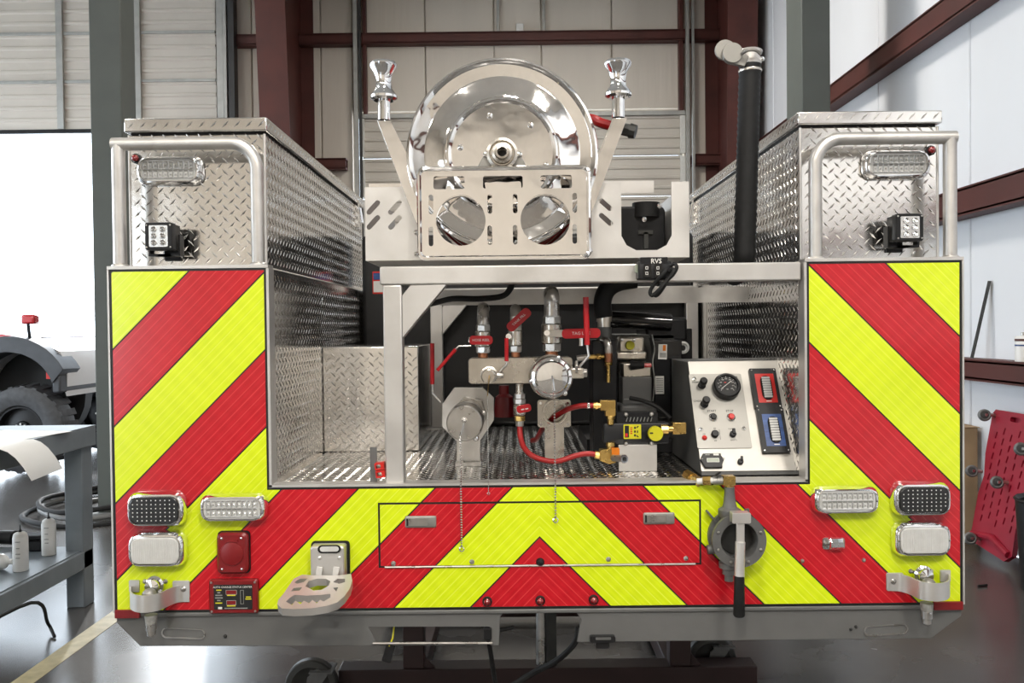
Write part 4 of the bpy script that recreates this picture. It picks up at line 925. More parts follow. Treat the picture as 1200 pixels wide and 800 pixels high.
# large capped outlet
CB = p(645, 440.5, .12); o2 = MB().lathe(CB, ax, [(0, -.09), (.045, -.09), (.045, -.01), (.062, -.01), (.064, 0), (.064, .03), (.060, .034), (.060, .04)], 40).build('discharge_outlet', 'stainless', vm)
CP = p(646.5, 442, .055)
MB().lathe(CP, ax, [(.058, -.03), (.0595, -.02), (.0595, .0), (.057, .006), (.050, .008), (.048, .02), (.044, .026), (.030, .028), (0, .030)], 40).build('outlet_cap', 'chrome', o2)
for a in (70, 190, 310): MB().ball(CP + Vector((.059 * math.cos(R(a)), -.0, .059 * math.sin(R(a)))), .008).build('cap_lug', 'chrome', o2)
m = MB(); qv = p(679, 437, .10); m.bar(p(667, 437, .10), p(684, 437, .10), .030, .026); m.build('valve_neck', 'stainless', o2, bevel=.003)
hexn(o2, p(683, 437, .10), p(688, 437, .10), .013); hexn(o2, p(674, 430, .085), p(677, 430, .085), .02, 'steel', 'gland', 6)
MB().cyl(p(681, 405, .15), p(681, 396, .15), .006, n=8).build('bleed_fitting', 'chrome', vm)
# lower drain valve
c = lambda y: p(609, y, MD - .02)
o3 = MB().lathe(c(486), (0, 0, 1), [(0, 0), (.016, 0), (.019, .004), (.019, .028), (.016, .032), (0, .032)], 20).build('drain_valve', 'stainless', vm)
hexn(o3, c(461), c(467), .017); MB().cyl(c(450), c(462), .012, n=12).build('nipple', 'stainless', o3); hexn(o3, c(467), c(473), .019); hexn(o3, c(487), c(493), .017, 'brass'); MB().cyl(c(493), c(499), .012, n=14).build('hose_barb', 'steel', o3)
plate_handle(o3, (605.5, 480), (622.5, 477), 9, MD - .055, None, 3.2)
for px, py in ((612.5, 479.6), (617.3, 478.8)): MB(frame(p(px, py, MD - .0585), (1, 0, .17), (-.17, 0, 1))).prism([rr(0, 0, .009, .0035, .0005)], 0, .0004).build('handle_print', 'label_white', o3)
# square flange behind with its stub pipe
Fq = fr(649.5, 484.5, MD + .06)
o4 = MB(Fq).prism([rr(0, 0, 40 * k(MD), 33 * k(MD), .008)], -.008, 0).build('square_flange', 'stainless', vm, bevel=.001)
MB(Fq).lathe((0, .01, 0), (0, 0, 1), [(.038, 0), (.038, .05), (.034, .05), (.034, .01)], 28).build('stub_pipe', 'stainless', o4)
for i in (-1, 1):
    for j in (-1, 1): MB(Fq).lathe((i * .042, j * .033, 0), (0, 0, 1), [(.005, 0), (.004, .003), (0, .003)], 8).build('bolt', 'chrome', o4)
MB(Fq).box(-.03, .03, -.15, -.041, -.012, -.004).build('support_leg', 'stainless', o4)
a = p(649, 530, MD + .06); 
# dark red bottle-like strainer behind
MB().lathe(p(591, 488, .62), (0, 0, 1), [(0, 0), (.035, 0), (.036, .03), (.03, .07), (.018, .08), (.018, .11), (0, .11)], 20).build('strainer', 'red_plastic', vm)
# ------------------------------------------------------------------ big capped inlet on an octagonal bracket
ci = thing('capped_inlet', (p(549, 500, .36).x, D0 + .36, ZS), 'large steel capped inlet on an octagonal aluminium bracket', 'pipe inlet')
OF = frame((0, D0 + .36, 0)); Vo = lambda px, py: onplane(OF, px, py)
og = [Vo(*q) for q in ((532, 454), (566, 454), (579, 466), (579, 492), (563, 516), (563, 541), (535, 541), (535, 517), (518, 500), (518, 474))]
og[5] = (og[5][0], ZS + .012); og[6] = (og[6][0], ZS + .012)
oc = Vo(551, 483)
MB(OF).prism([og], -.008, 0).build('bracket', 'mill_aluminium', ci, bevel=.002)
MB(OF).box(og[6][0] - .002, og[5][0] + .002, ZS + .001, ZS + .012, -.008, .028).build('bracket_foot', 'mill_aluminium', ci)
for dx in (.016, -.016): MB().cyl(((og[5][0] + og[6][0]) / 2 + dx, D0 + .347, ZS + .012), ((og[5][0] + og[6][0]) / 2 + dx, D0 + .347, ZS + .016), .006, n=6).build('bolt', 'steel', ci)
C0 = Vector((oc[0], D0 + .36, oc[1]))
ni = MB().cyl(C0, C0 + Vector((0, -.06, 0)), .057, .057, 6).build('hex_nut', 'steel', ci, bevel=.002)
MB().lathe(C0, ax, [(.046, .06), (.046, .10), (.049, .102), (.049, .125), (.046, .127), (.046, .14), (.050, .142), (.050, .165), (.047, .167), (.047, .18)], 36).build('coupling', 'stainless', ci)
cp = MB().lathe(C0, ax, [(.050, .175), (.053, .18), (.053, .20), (.050, .203), (.050, .215), (.053, .218), (.053, .30), (.051, .316), (.048, .319), (0, .319)], 40).build('cap', 'steel', ci)
for a in (20, 200): MB().ball(C0 + Vector((.054 * math.cos(R(a)), -.20, .054 * math.sin(R(a)))), .009).build('cap_lug', 'steel', ci)
MB().ball(C0 + Vector((.03, -.26, -.05)), .009).build('cap_screw', 'chrome', ci)
# bead chains
def chain(parent, x, y, z0, z1, r, ring=True, name='bead_chain'):
    m = MB(); n = int((z0 - z1) / (r * 2.35))
    for i in range(n): m.ball((x, y, z0 - (i + .5) * (z0 - z1) / n), r, 6, 4)
    if ring: m.lathe((x, y, z1 - r * 2.2), (0, 1, 0), [(r * 1.8, -r * .3), (r * 2.6, 0), (r * 1.8, r * .3)], 12)
    return tag(m.build(name, 'chrome', parent), kind='stuff')
q = p(541, 640, -.008); top = C0 + Vector((0, -.322, 0))
MB().tube(smooth_path([top + Vector((0, 0, .012)), top + Vector((0, -.015, .004)), Vector((q.x, D0 - .012, top.z - .03))]), .003, 6).build('chain_hook', 'chrome', ci)
MB().lathe(top + Vector((0, .004, .01)), ax, [(.008, 0), (.008, .005), (0, .006)], 12).build('chain_rivet', 'chrome', ci)
chain(ci, q.x, D0 - .012, top.z - .03, q.z, .0030)
q = p(572.5, 577, -.008); q0 = p(572.5, 450, -.006)
c_ = p(573.5, 440, MD - .116)
MB().tube([c_, Vector((q.x, D0 - .006, c_.z - .05))], .0014, 5).build('chain_link', 'brass', vm); chain(vm, q.x, D0 - .006, c_.z - .05, q.z, .0015)
q = p(651, 606, -.008); top = CP + Vector((0, -.03, 0))
MB().lathe(top, ax, [(.009, 0), (.009, .006), (0, .007)], 12).build('chain_rivet', 'chrome', vm)
MB().tube(smooth_path([top + Vector((0, -.004, .006)), top + Vector((0, -.016, 0)), Vector((q.x, D0 - .012, top.z - .035))]), .003, 6).build('chain_hook', 'chrome', vm)
chain(vm, q.x, D0 - .012, top.z - .035, q.z, .0032)
#PART5
# ------------------------------------------------------------------ control console
cc = thing('control_console', (p(880, 500, .3).x, D0 + .3, ZS), 'sloped control console with pressure gauge and tank level displays', 'control panel')
cb = p(880, 554, .10); ct = p(862, 423.5, .28); xa = p(821, 530, .11).x; xb = p(940, 530, .11).x
zc0, zc1 = ZS + .003, ct.z
pr = [(D0 + .10, zc0), (D0 + .10, zc0 + .012), (D0 + .28, zc1), (D0 + .56, zc1), (D0 + .56, zc0)]
m = MB(); n = len(pr); m.add([(xa, y, z) for y, z in pr] + [(xb, y, z) for y, z in pr], [tuple(range(n)), tuple(range(2 * n - 1, n - 1, -1))] + [(i, n + i, n + (i + 1) % n, (i + 1) % n) for i in range(n)])
m.build('housing', 'skirt_grey', cc, bevel=.002)
CF = frame(((xa + xb) / 2, D0 + .10, zc0 + .012), (1, 0, 0), (0, .18, zc1 - zc0 - .012)); CV = lambda px, py: onplane(CF, px, py)
hL = math.hypot(.18, zc1 - zc0 - .012)
MB(CF).prism([rr(0, hL / 2, xb - xa + .002, hL, .003)], .0005, .004).build('face', 'console_face', cc, bevel=.001)
def crect(tl, br, r, z0, z1, name, mt, parent, bev=0.0):
    a, b = CV(*tl), CV(*br); return MB(CF).prism([rr((a[0] + b[0]) / 2, (a[1] + b[1]) / 2, abs(b[0] - a[0]), abs(b[1] - a[1]), r)], z0, z1).build(name, mt, parent, bevel=bev)
CT = lambda px, py, z=.008: CF @ Matrix.Translation((*CV(px, py), z))
a, b = CV(807, 439), CV(879, 525); cs = (b[0] - a[0]) / 68.0
aL, aR, aT, aB = CV(811.5, 480)[0], CV(874, 480)[0], CV(840, 439)[1], CV(850, 526)[1]
ip = MB(CF).prism([rr((aL + aR) / 2, (aT + aB) / 2, aR - aL, aT - aB, .005)], .004, .0068).build('instrument_plate', 'plate_grey', cc, bevel=.0008)
for px, py in ((813, 445), (861.5, 444), (820.5, 504), (871, 503)): MB(CT(px, py, .0068)).lathe((0, 0, 0), (0, 0, 1), [(.006, 0), (.0055, .003), (.002, .004), (0, .003)], 14).build('screw', 'chrome', ip)
def cl(px, py, prof, name, mt, parent, z=.0068, n=24): return MB(CT(px, py, z)).lathe((0, 0, 0), (0, 0, 1), prof, n).build(name, mt, parent)
g = cl(850, 456, [(.041, 0), (.041, .022), (.037, .027), (.032, .027), (.0305, .020), (0, .020)], 'pressure_gauge', 'black_plastic', cc, n=40)
g0 = CT(849.5, 455, .0272)
cl(849.5, 455, [(.0305, 0), (.0305, .0005), (0, .0005)], 'dial', 'ink_black', g, .0265, 32)
for i in range(11):
    a_ = R(225 - 27 * i); MB(g0 @ Matrix.Rotation(a_, 4, 'Z')).box(.0235, .028, -.0006, .0006, 0, .0004).build('tick', 'label_white', g)
for i, tx in enumerate(('0', '50', '100', '150', '200', '250', '300', '350', '400')):
    a_ = R(225 - 33.75 * i); text(tx, .0052, g0 @ Matrix.Translation((.0195 * math.cos(a_), .0195 * math.sin(a_), .0002)), 'label_white', g)
MB(g0 @ Matrix.Rotation(R(38), 4, 'Z')).box(-.024, .020, -.0008, .0008, .0006, .0012).build('needle', 'label_white', g)
MB(g0 @ Matrix.Translation((-.004, .007, 0))).box(-.003, .003, -.0015, .0015, .0002, .0005).build('dial_mark', 'gauge_red', g)
text('PSI', .0045, g0 @ Matrix.Translation((0, -.016, .0003)), 'label_white', g)
for px, py, nm in ((822, 452.5, 'PRIME'), (825, 474.5, 'CHOKE')):
    q = cl(px, py, [(.0125, 0), (.011, .006), (.006, .008), (.006, .016), (.0105, .018), (.0115, .022), (.0115, .034), (.009, .038), (0, .038)], 'pull_knob', 'black_plastic', cc)
    text(nm, .0088, CT(px - 7, py - 3.5, .0070), 'ink_black', ip, bold=.0001)
for px, py, nm, mt in ((835, 490, 'START', 'black_plastic'), (856, 490, 'STOP', 'gauge_red')):
    q = cl(px, py, [(.0125, 0), (.0125, .004), (.0105, .006), (.0095, .006)], 'push_button', 'chrome', cc)
    cl(px, py, [(.0095, .003), (.009, .010), (.007, .0115), (0, .0115)], 'button_cap', mt, q)
    text(nm, .0094, CT(px - 1.5, py - 7.5, .0070), 'ink_black', ip, bold=.0001)
cl(825, 514, [(.0075, 0), (.0075, .003), (.006, .004), (.005, .008), (0, .010)], 'indicator_light', 'gauge_red', cc); text('ON', .0055, CT(824.5, 509.5, .0070), 'ink_black', ip)
q = cl(837, 510, [(.011, 0), (.011, .010), (.009, .013), (0, .013)], 'throttle_knob', 'black_plastic', cc)
MB(CT(843, 510, .0069)).box(-.0006, .0006, -.016, .016, 0, .0004).build('throttle_mark', 'ink_black', ip)
for j in (-1, 1): MB(CT(837 + (1 if j < 0 else 0), 510 - j * 7.3, .0069)).prism([rr(0, 0, .007, .003, .001), rr(0, 0, .005, .0015, .0005)], 0, .0003).build('throttle_mark', 'ink_black', ip)
q = cl(858, 510, [(.0095, 0), (.0095, .008), (.007, .010), (0, .010)], 'toggle_switch', 'black_plastic', cc)
MB(CT(858, 510, .014)).box(-.0015, .006, -.002, .014, 0, .008).build('toggle_lever', 'black_plastic', q)
text('MANUAL', .0052, CT(857, 503.5, .0070), 'ink_black', ip); text('REMOTE', .0052, CT(859, 516.5, .0070), 'ink_black', ip)
# hour meter
hx = CV(833.5, 540); s5 = cs
hm = MB(CF).prism([[(hx[0] + x * .0025, hx[1] + y * .0031) for x, y in ((-14, 0), (-10, 6), (11, 6), (11, 4), (14, 0), (11, -5), (11, -8), (-9, -8))]], .004, .014).build('hour_meter', 'black_plastic', cc, bevel=.0015)
MB(CT(834.5, 541, .0138)).prism([rr(0, 0, .036, .0125, .001), rr(0, 0, .034, .0105, .001)], 0, .001).build('screen_frame', 'label_white', hm); MB(CT(834.5, 541, .0138)).prism([rr(0, 0, .034, .0105, .001)], 0, .0005).build('screen', 'lcd', hm)
MB(CT(838, 534.5, .0141)).box(-.008, .008, -.0025, .0025, 0, .0003).build('meter_legend', 'label_white', hm); text('HOUR', .0045, CT(828, 534.8, .0142), 'label_white', hm)
for px in (821.5, 846.5): MB(CT(px, 539.5, .014)).lathe((0, 0, 0), (0, 0, 1), [(.0032, 0), (.0028, .002), (0, .002)], 10).build('screw', 'chrome', hm)
q = cl(867, 542, [(.0085, 0), (.0085, .008), (.006, .010), (0, .010)], 'toggle_switch', 'black_plastic', cc, .004); MB(CT(867, 541, .012)).box(.0, .006, -.001, .011, 0, .008).build('toggle_lever', 'black_plastic', q)
# tank level displays
def level(cx, cy, w, h, mt, name):
    c = CV(cx, cy); L = MB(CF).prism([rr(*c, w, h, .003)], .004, .016).build(name, 'black_plastic', cc, bevel=.0015)
    MB(CF).prism([rr(c[0] + .002, c[1], w * .70, h * .72, .001)], .016, .0166).build('colour_field', mt, L)
    MB(CF).loft([(slot(c[0] + .003, c[1], h * .60, w * .40, 90), .0166), (slot(c[0] + .003, c[1], h * .60, w * .40, 90), .020), (slot(c[0] + .003, c[1], h * .56, w * .32, 90), .023)]).build('light_tube', 'led_dark', L)
    for i in range(9):
        yy = c[1] + (i - 4) * h * .058; MB(CF).prism([rr(c[0] + .003, yy, w * .30, h * .044, .001)], .0225, .0242).build('light_segment', 'frosted_lens', L)
    MB(CF).box(c[0] - .004, c[0] + .012, c[1] - h * .335, c[1] - h * .315, .0166, .0170).build('maker_mark', 'label_white', L)
    for i in (-1, 1):
        for j in (-1, 1): MB(CF @ Matrix.Translation((c[0] + i * w * .42, c[1] + j * h * .45, .016))).lathe((0, 0, 0), (0, 0, 1), [(.003, 0), (.0026, .0018), (0, .002)], 8).build('screw', 'chrome', L)
    return L
la = CV(877, 434); lb = CV(913.5, 481); lh = la[1] - lb[1]; lw = CV(908, 434)[0] - CV(877, 434)[0]
l1 = level(895.5, 457.2, lw, lh * .985, 'gauge_red', 'foam_level_display'); l1['label'] = 'red level display'
l2 = level(904.5, 506, lw, lh * 1.04, 'gauge_blue', 'water_level_display'); l2['label'] = 'blue level display'

# ------------------------------------------------------------------ foam proportioner with brass fittings and red hoses
fm_ = thing('foam_proportioner', (p(748, 550, .24).x, D0 + .24, ZS), 'black foam valve block with yellow tag on a white bracket', 'valve')
FD = .20
KF = lambda px, py, d=FD: fr(px, py, d)
sF = k(FD)
pz = p(747, 521, FD).z
MB(KF(747.5, 521)).box(-22.5 * sF, 22.5 * sF, ZS + .001 - pz, 0, -.010, -.002).build('bracket', 'mill_aluminium', fm_, bevel=.001)
bl = MB(KF(746, 508)).loft([(rr(0, 0, 76 * sF, 24 * sF, .004), -.06), (rr(0, 0, 76 * sF, 24 * sF, .004), -.002), (rr(0, 0, 74 * sF, 22 * sF, .004), 0)]).build('block', 'black_plastic', fm_)
tpl = MB(KF(747, 490)).prism([rr(0, 0, 48 * sF, 14 * sF, .003)], -.05, -.004).build('top_plate', 'black_plastic', fm_, bevel=.001)
for i in range(8): MB(KF(734 + i * 4.1, 491.5)).bar((0, -.006, -.003), (.004, .007, -.003), .0022, .002, (1, 0, 0)).build('scale_mark', 'label_grey', tpl)
for px, py in ((733.5, 485.5), (763.5, 485), (733.5, 519.5), (763.5, 519)): bolt(fm_, px, py, 2.7, FD - .001, 'steel', .007)
yt = MB(KF(741, 505.5)).prism([rr(0, 0, 20.5 * sF, 17 * sF, .002)], 0, .0015).build('yellow_tag', 'label_yellow', fm_)
MB(KF(734.5, 505.5)).prism([rr(0, 0, 5 * sF, 14 * sF, .0006)], .0015, .0019).build('tag_scale', 'ink_black', yt)
MB(KF(734, 509.5)).prism([rr(0, 0, 3 * sF, 4 * sF, .0004)], .0019, .0022).build('tag_scale', 'gauge_red', yt)
for i in range(4): MB(KF(739.7, 501 + i * 2.2)).prism([rr(0, 0, 2.4 * sF, 1.3 * sF, .0002)], .0015, .0019).build('tag_print', 'gauge_red', yt)
for i, (x, y, a) in enumerate(((747, 500, 45), (747, 505.5, 90), (747, 511, 135))): MB(KF(x, y)).prism([slot(0, 0, 3.2 * sF, 1.3 * sF, a)], .0015, .0019).build('tag_print', 'ink_black', yt)
for i in range(3): MB(KF(744, 501 + i * 4.4)).prism([rr(0, 0, 2.0 * sF, 2.6 * sF, .0002)], .0015, .0019).build('tag_print', 'ink_black', yt)
kb = MB(KF(767.5, 507.5)).lathe((0, 0, 0), (0, 0, 1), [(8.7 * sF, 0), (8.7 * sF, .016), (8.2 * sF, .018), (0, .018)], 32).build('selector_disc', 'label_yellow', fm_)
MB(KF(763.5, 507.3, FD - .0185)).prism([slot(0, 0, 4 * sF, 1.8 * sF, 0)], 0, .0006).build('pointer', 'ink_black', kb)
br = lambda a, b, r, n=6, mt='brass', d=FD, d2=None: MB().cyl(p(*a, d), p(*b, d2 if d2 is not None else d), r, r, n).build('brass_fitting' if mt == 'brass' else 'fitting', mt, fm_, bevel=.001)
br((774, 503), (783, 503), .016, 8); br((783, 502.5), (789, 502.5), .010, 12)
MB(KF(796.5, 502)).box(-8 * sF, 8 * sF, -6.8 * sF, 6.8 * sF, -.03, 0).build('brass_fitting', 'brass', fm_, bevel=.0015)
# upper elbow
MB(KF(0, 0)); e0 = MB(frame((0, D0 + FD - .01, 0))); Ve = lambda px, py: onplane(e0.M, px, py)
e0.prism([[Ve(*q) for q in ((703.5, 469), (721.5, 469), (721.5, 487.5), (709.5, 487.5), (709.5, 481), (703.5, 481))]], -.032, 0).build('brass_elbow', 'brass', fm_, bevel=.0015)
br((715.5, 487), (715.5, 491), .013); br((715.5, 491), (715.5, 497), .010, 12); br((695, 475), (704, 475), .0105, 8); br((697.5, 475), (701, 475), .013, 8)
# lower tee
br((715.5, 518), (715.5, 523), .014, 8); br((715.5, 523), (715.5, 526), .011, 12)
e0 = MB(frame((0, D0 + FD - .015, 0))); e0.prism([[Ve(*q) for q in ((703, 527), (721, 526), (725, 531), (722, 542), (714, 544), (703, 540))]], -.034, 0).build('brass_tee', 'brass', fm_, bevel=.002)
br((697, 532.5), (704, 533.5), .0125, 8)
MB(KF(721.5, 529, FD - .02)).prism([rr(0, 0, 9 * sF, 7.5 * sF, .002)], -.02, 0).build('orange_clip', 'orange_plastic', fm_, bevel=.001)
m = MB(); a = p(719, 536.5, FD - .03); b = p(731, 537.5, FD - .08); m.cyl(a, b, .0105, .0095, 14); m.build('steel_spout', 'steel', fm_); m = MB(); m.cyl(b, b + (b - a).normalized() * .004, .0125, .0125, 14); m.build('spout_rim', 'chrome', fm_)
MB().cyl(b + (b - a).normalized() * .0041, b + (b - a).normalized() * .0046, .007, .007, 12).build('spout_bore', 'ink_black', fm_)
h1 = MB().tube(smooth_path([p(696, 475, FD), p(680, 475.5, FD + .0), p(664, 480, FD + .02), p(648, 490, FD + .07), p(636, 502, FD + .12), p(629, 514, FD + .18), p(624, 516, FD + .25)]), .0085, 12).build('red_hose', 'red_rubber'); tag(h1, 'red rubber hose from the upper brass elbow curving behind', 'hose')
h2 = MB().tube(smooth_path([p(609, 498.5, MD - .02), p(610, 512, MD - .03), p(614, 524, MD - .03), p(624, 534, MD - .03), p(640, 539.5, MD - .03), p(655, 540, MD - .03), p(674, 534, FD), p(688, 531.5, FD), p(699, 532.5, FD)]), .0085, 12).build('red_hose', 'red_rubber'); tag(h2, 'red rubber hose looping from drain valve to the lower brass tee', 'hose')
MB().cyl(p(688, 475, FD), p(691, 475, FD), .0100, n=14).build('hose_clamp', 'chrome', h1)

# ------------------------------------------------------------------ pump engine
pe = thing('pump_engine', (p(745, 480, .75).x, D0 + .75, ZS), 'black pump engine with yellow oil cap behind the foam valve', 'engine')
ED = .55
def ebox(a, b, d0, d1, name, mt, parent=pe, bev=.004):
    q0, q1 = p(*a, d0), p(*b, d0); return MB().box(q0.x, q1.x, D0 + d0, D0 + d1, q1.z, q0.z).build(name, mt, parent, bevel=bev)
q = p(742, 550, ED)
MB().box(p(690, 500, .5).x, p(800, 500, .5).x, D0 + .58, D0 + 1.0, ZS + .002, ZS + .05).build('base_rail', 'black_plastic', pe)
pb = ebox((694, 398), (724, 540), .42, .56, 'pump_housing', 'black_plastic'); 
MB().box(p(694, 540, .42).x, p(724, 540, .42).x, D0 + .42, D0 + .56, ZS + .002, p(700, 541, .42).z).build('pump_foot', 'black_plastic', pe)
eb = ebox((722, 392), (792, 520), .60, 1.0, 'engine_block', 'cast_dark')
ebox((790, 385), (812, 480), .62, .9, 'fan_shroud', 'black_plastic')
ebox((766, 398), (800, 490), .575, .62, 'side_cover', 'black_gloss')
MB().tube([p(716, 374, .60), p(786, 378, .60)], .030, 18).build('muffler', 'black_gloss', pe)
ebox((757, 372), (806, 400), .60, .85, 'air_cleaner', 'black_plastic', bev=.012)
ebox((724, 394), (756, 414), ED, .62, 'valve_cover', 'stainless', bev=.01); ebox((722, 412), (758, 421), ED - .01, .62, 'valve_cover_rim', 'stainless', bev=.006)
MB().lathe(p(738, 404.5, ED - .01), ax, [(.016, 0), (.016, .012), (.014, .015), (0, .015)], 16).build('oil_cap', 'label_yellow', pe)
for px in (729, 743): bolt(pe, px, 398, 2, ED - .001, 'chrome')
ebox((729, 425), (764, 442), .50, .60, 'battery_lid', 'stainless', bev=.006); ebox((729, 441.5), (764, 478), .50, .60, 'battery_box', 'skirt_grey', bev=.004); ebox((731, 467), (742, 468.3), .498, .50, 'box_line', 'label_grey', bev=0)
ebox((727, 474), (770, 492), .47, .60, 'lower_cover', 'cast_grey', bev=.01)
MB().tube([p(739, 428, .49), p(755, 428, .48)], .014, 10, rs=[.017, .010]).build('plug_boot', 'black_rubber', pe); MB().tube([p(755, 428, .48), p(763, 428, .48)], .007, 8).build('red_terminal', 'gauge_red', pe)
lm = MB(frame(p(776.5, 412, .57), (1, 0, -.04), (-.25, 0, 1))); lm.prism([rr(0, 0, .030, .052, .001)], 0, .001); lb_ = lm.build('warning_label', 'label_white', pe)
MB(frame(p(778.5, 407.5, .568), (1, 0, -.04), (-.25, 0, 1))).prism([rr(0, 0, .010, .020, .0005)], 0, .0004).build('label_stripe', 'orange_plastic', lb_)
MB(frame(p(777, 416, .568), (1, 0, -.04), (-.25, 0, 1))).prism([rr(0, 0, .022, .016, .0005)], 0, .0004).build('label_print', 'label_grey', lb_)
lb2 = MB(fr(773, 451, .57)).prism([rr(0, 0, .030, .062, .001)], 0, .001).build('warning_label', 'label_white', pe)
for i in range(7): MB(fr(773, 443.5 + i * 2.5, .5685)).prism([rr(0, 0, .024, .0032, .0003)], 0, .0004).build('label_print', 'label_grey', lb2)
MB().lathe(p(800, 407, .60), ax, [(.022, 0), (.022, .008), (.015, .010), (.014, .004), (0, .004)], 20).build('pull_start_eye', 'white_plastic', pe); MB().cyl(p(800, 407.5, .597), p(800, 407.5, .594), .010, n=10).build('pull_start_bore', 'ink_black', pe)
MB().tube(smooth_path([p(762, 395, .56), p(765, 410, .56), p(763, 425, .55), p(766, 445, .55), p(764, 465, .55), p(767, 476, .55)]), .005, 8).build('wire_bundle', 'black_rubber', pe)
MB().tube(smooth_path([p(764, 392, .555), p(767, 409, .55), p(765, 425, .545), p(767, 448, .545), p(765, 470, .545)]), .0022, 6).build('wire', 'label_grey', pe)
MB().tube(smooth_path([p(738, 466, .46), p(755, 470, .44), p(772, 478, .42), p(786, 490, .40)]), .007, 8).build('black_cable', 'black_rubber', pe)
# pipework above the pump
for y0_, y1_, r_, mt in ((368, 377, .026, 'stainless'), (377, 383, .022, 'stainless'), (383, 404, .025, 'cast_grey')): MB().cyl(p(708, y0_, .46), p(708, y1_, .46), r_, n=18).build('pipe_collar', mt, pe)
MB().tube(smooth_path([p(708, 372, .46), p(706, 355, .46), p(711, 340, .46), p(724, 331, .46), p(745, 327, .46)]), .030, 16).build('intake_hose', 'black_rubber', pe)
MB().tube(smooth_path([p(706, 399, .43), p(711, 400, .41), p(713, 406, .40), p(713, 414, .40)]), .013, 12).build('pipe_elbow', 'steel', pe)
MB().cyl(p(713, 413, .40), p(713, 424, .40), .013, n=12).build('pipe_collar', 'copper', pe); hexn(pe, p(713, 424, .40), p(713, 428, .40), .013, 'brass'); MB().cyl(p(713, 428, .40), p(713, 448, .40), .0065, n=12).build('brass_tube', 'brass', pe)
MB().tube([p(708, 418, .40), p(690, 418, .40)], .008, 10).build('brass_tube', 'brass', pe); hexn(pe, p(704, 418, .40), p(699, 418, .40), .011, 'brass'); MB().tube([p(690, 418, .40), p(676, 420, .40)], .010, 10).build('steel_nipple', 'steel', pe)
# red power connector at the foot of the frame leg
rc_ = thing('power_connector', p(444, 563, .02), 'small red plastic power connector beside the frame leg', 'connector')
MB(frame(p(445, 551, .004), (1, 0, .12), (-.12, 0, 1))).prism([rr(0, .011, .026, .020, .002), rr(-.003, .011, .014, .011, .001)], -.03, 0).build('socket', 'gauge_red', rc_, bevel=.001)
MB(frame(p(445, 551, .004), (1, 0, .12), (-.12, 0, 1))).prism([rr(0, -.011, .026, .020, .002), rr(-.003, -.011, .014, .011, .001)], -.03, 0).build('socket', 'gauge_red', rc_, bevel=.001)
MB().box(p(433, 550, .02).x, p(441, 550, .02).x, D0 + .03, D0 + .034, ZS + .001, p(437, 524, .03).z).build('mount_plate', 'skirt_grey', rc_)

# ------------------------------------------------------------------ steel stand that carries the body
st = thing('steel_stand', (XC, D0 + .95, 0), 'red steel stand on casters, colour darkened for shade under the truck body', 'stand')
SY = 3.4; xa, xb = at(396, 788, SY).x, at(888, 788, SY).x; ztop = at(640, 783, SY).z
MB().box(xa, xb, SY, SY + .10, ztop - .10, ztop).build('cross_beam', 'stand_red_shaded', st, bevel=.004)
MB().box(at(484, 760, SY).x - .05, at(798, 760, SY).x + .05, SY + .9, SY + 1.0, ztop - .10, ztop).build('cross_beam', 'stand_red_shaded', st, bevel=.004)
for px in (484, 798): xx = at(px, 760, SY).x; MB().box(xx - .04, xx + .04, SY + .101, SY + .899, ztop - .10, ztop - .02).build('side_beam', 'stand_red_shaded', st, bevel=.004)
zu = p(632, 751).z
for px in (484, 798):
    x = at(px, 760, SY).x
    for yy in (SY + .01, SY + .91): MB().box(x - .042, x + .042, yy, yy + .08, ztop, ZB - .001).build('post', 'stand_red_shaded', st, bevel=.003)
    MB(frame((x, SY + .02, ztop))).prism([[(-.042, 0), (.085, 0), (.042, .05), (-.042, .05)]], -.01, 0).build('gusset', 'stand_red_shaded', st)
x = at(635, 750, SY).x; MB().cyl((x, SY + .05, ztop), (x, SY + .05, ZB - .001), .022, n=18).build('jack_tube', 'steel', st)
MB().box(x + .016, x + .06, SY + .03, SY + .09, ztop, ZB - .001).build('jack_post', 'cast_dark', st)
def caster(cx, cy):
    rr_ = .103
    w = MB().lathe((cx, cy - .022, rr_), (0, 1, 0), [(.0, 0), (rr_ * .7, 0), (rr_ * .75, -.003), (rr_ * .95, 0), (rr_, .006), (rr_, .038), (rr_ * .95, .044), (0, .044)], 32).build('caster_wheel', 'cast_dark', st)
    for yy in (cy - .034, cy + .028): MB(frame((cx, yy + .006, 0))).prism([[(-.02, rr_ - .02), (.02, rr_ - .02), (.07, ztop + .02), (.03, ztop + .045), (-.01, ztop + .01)]], 0, .006).build('caster_fork', 'cast_grey', w)
    MB().box(cx + .0, cx + .09, cy - .05, cy + .05, ztop + .03, ztop + .036).build('caster_plate', 'cast_grey', w)
    MB().lathe((cx, cy - .036, rr_), (0, -1, 0), [(.012, 0), (.012, .008), (0, .01)], 6).build('axle_nut', 'steel', w)
c = at(366, 785, SY - .05); caster(c.x, SY - .06); caster(xb - .15, SY + .16); caster(at(484, 760, SY).x - .17, SY + .95); caster(at(798, 760, SY).x + .05, SY + .95)
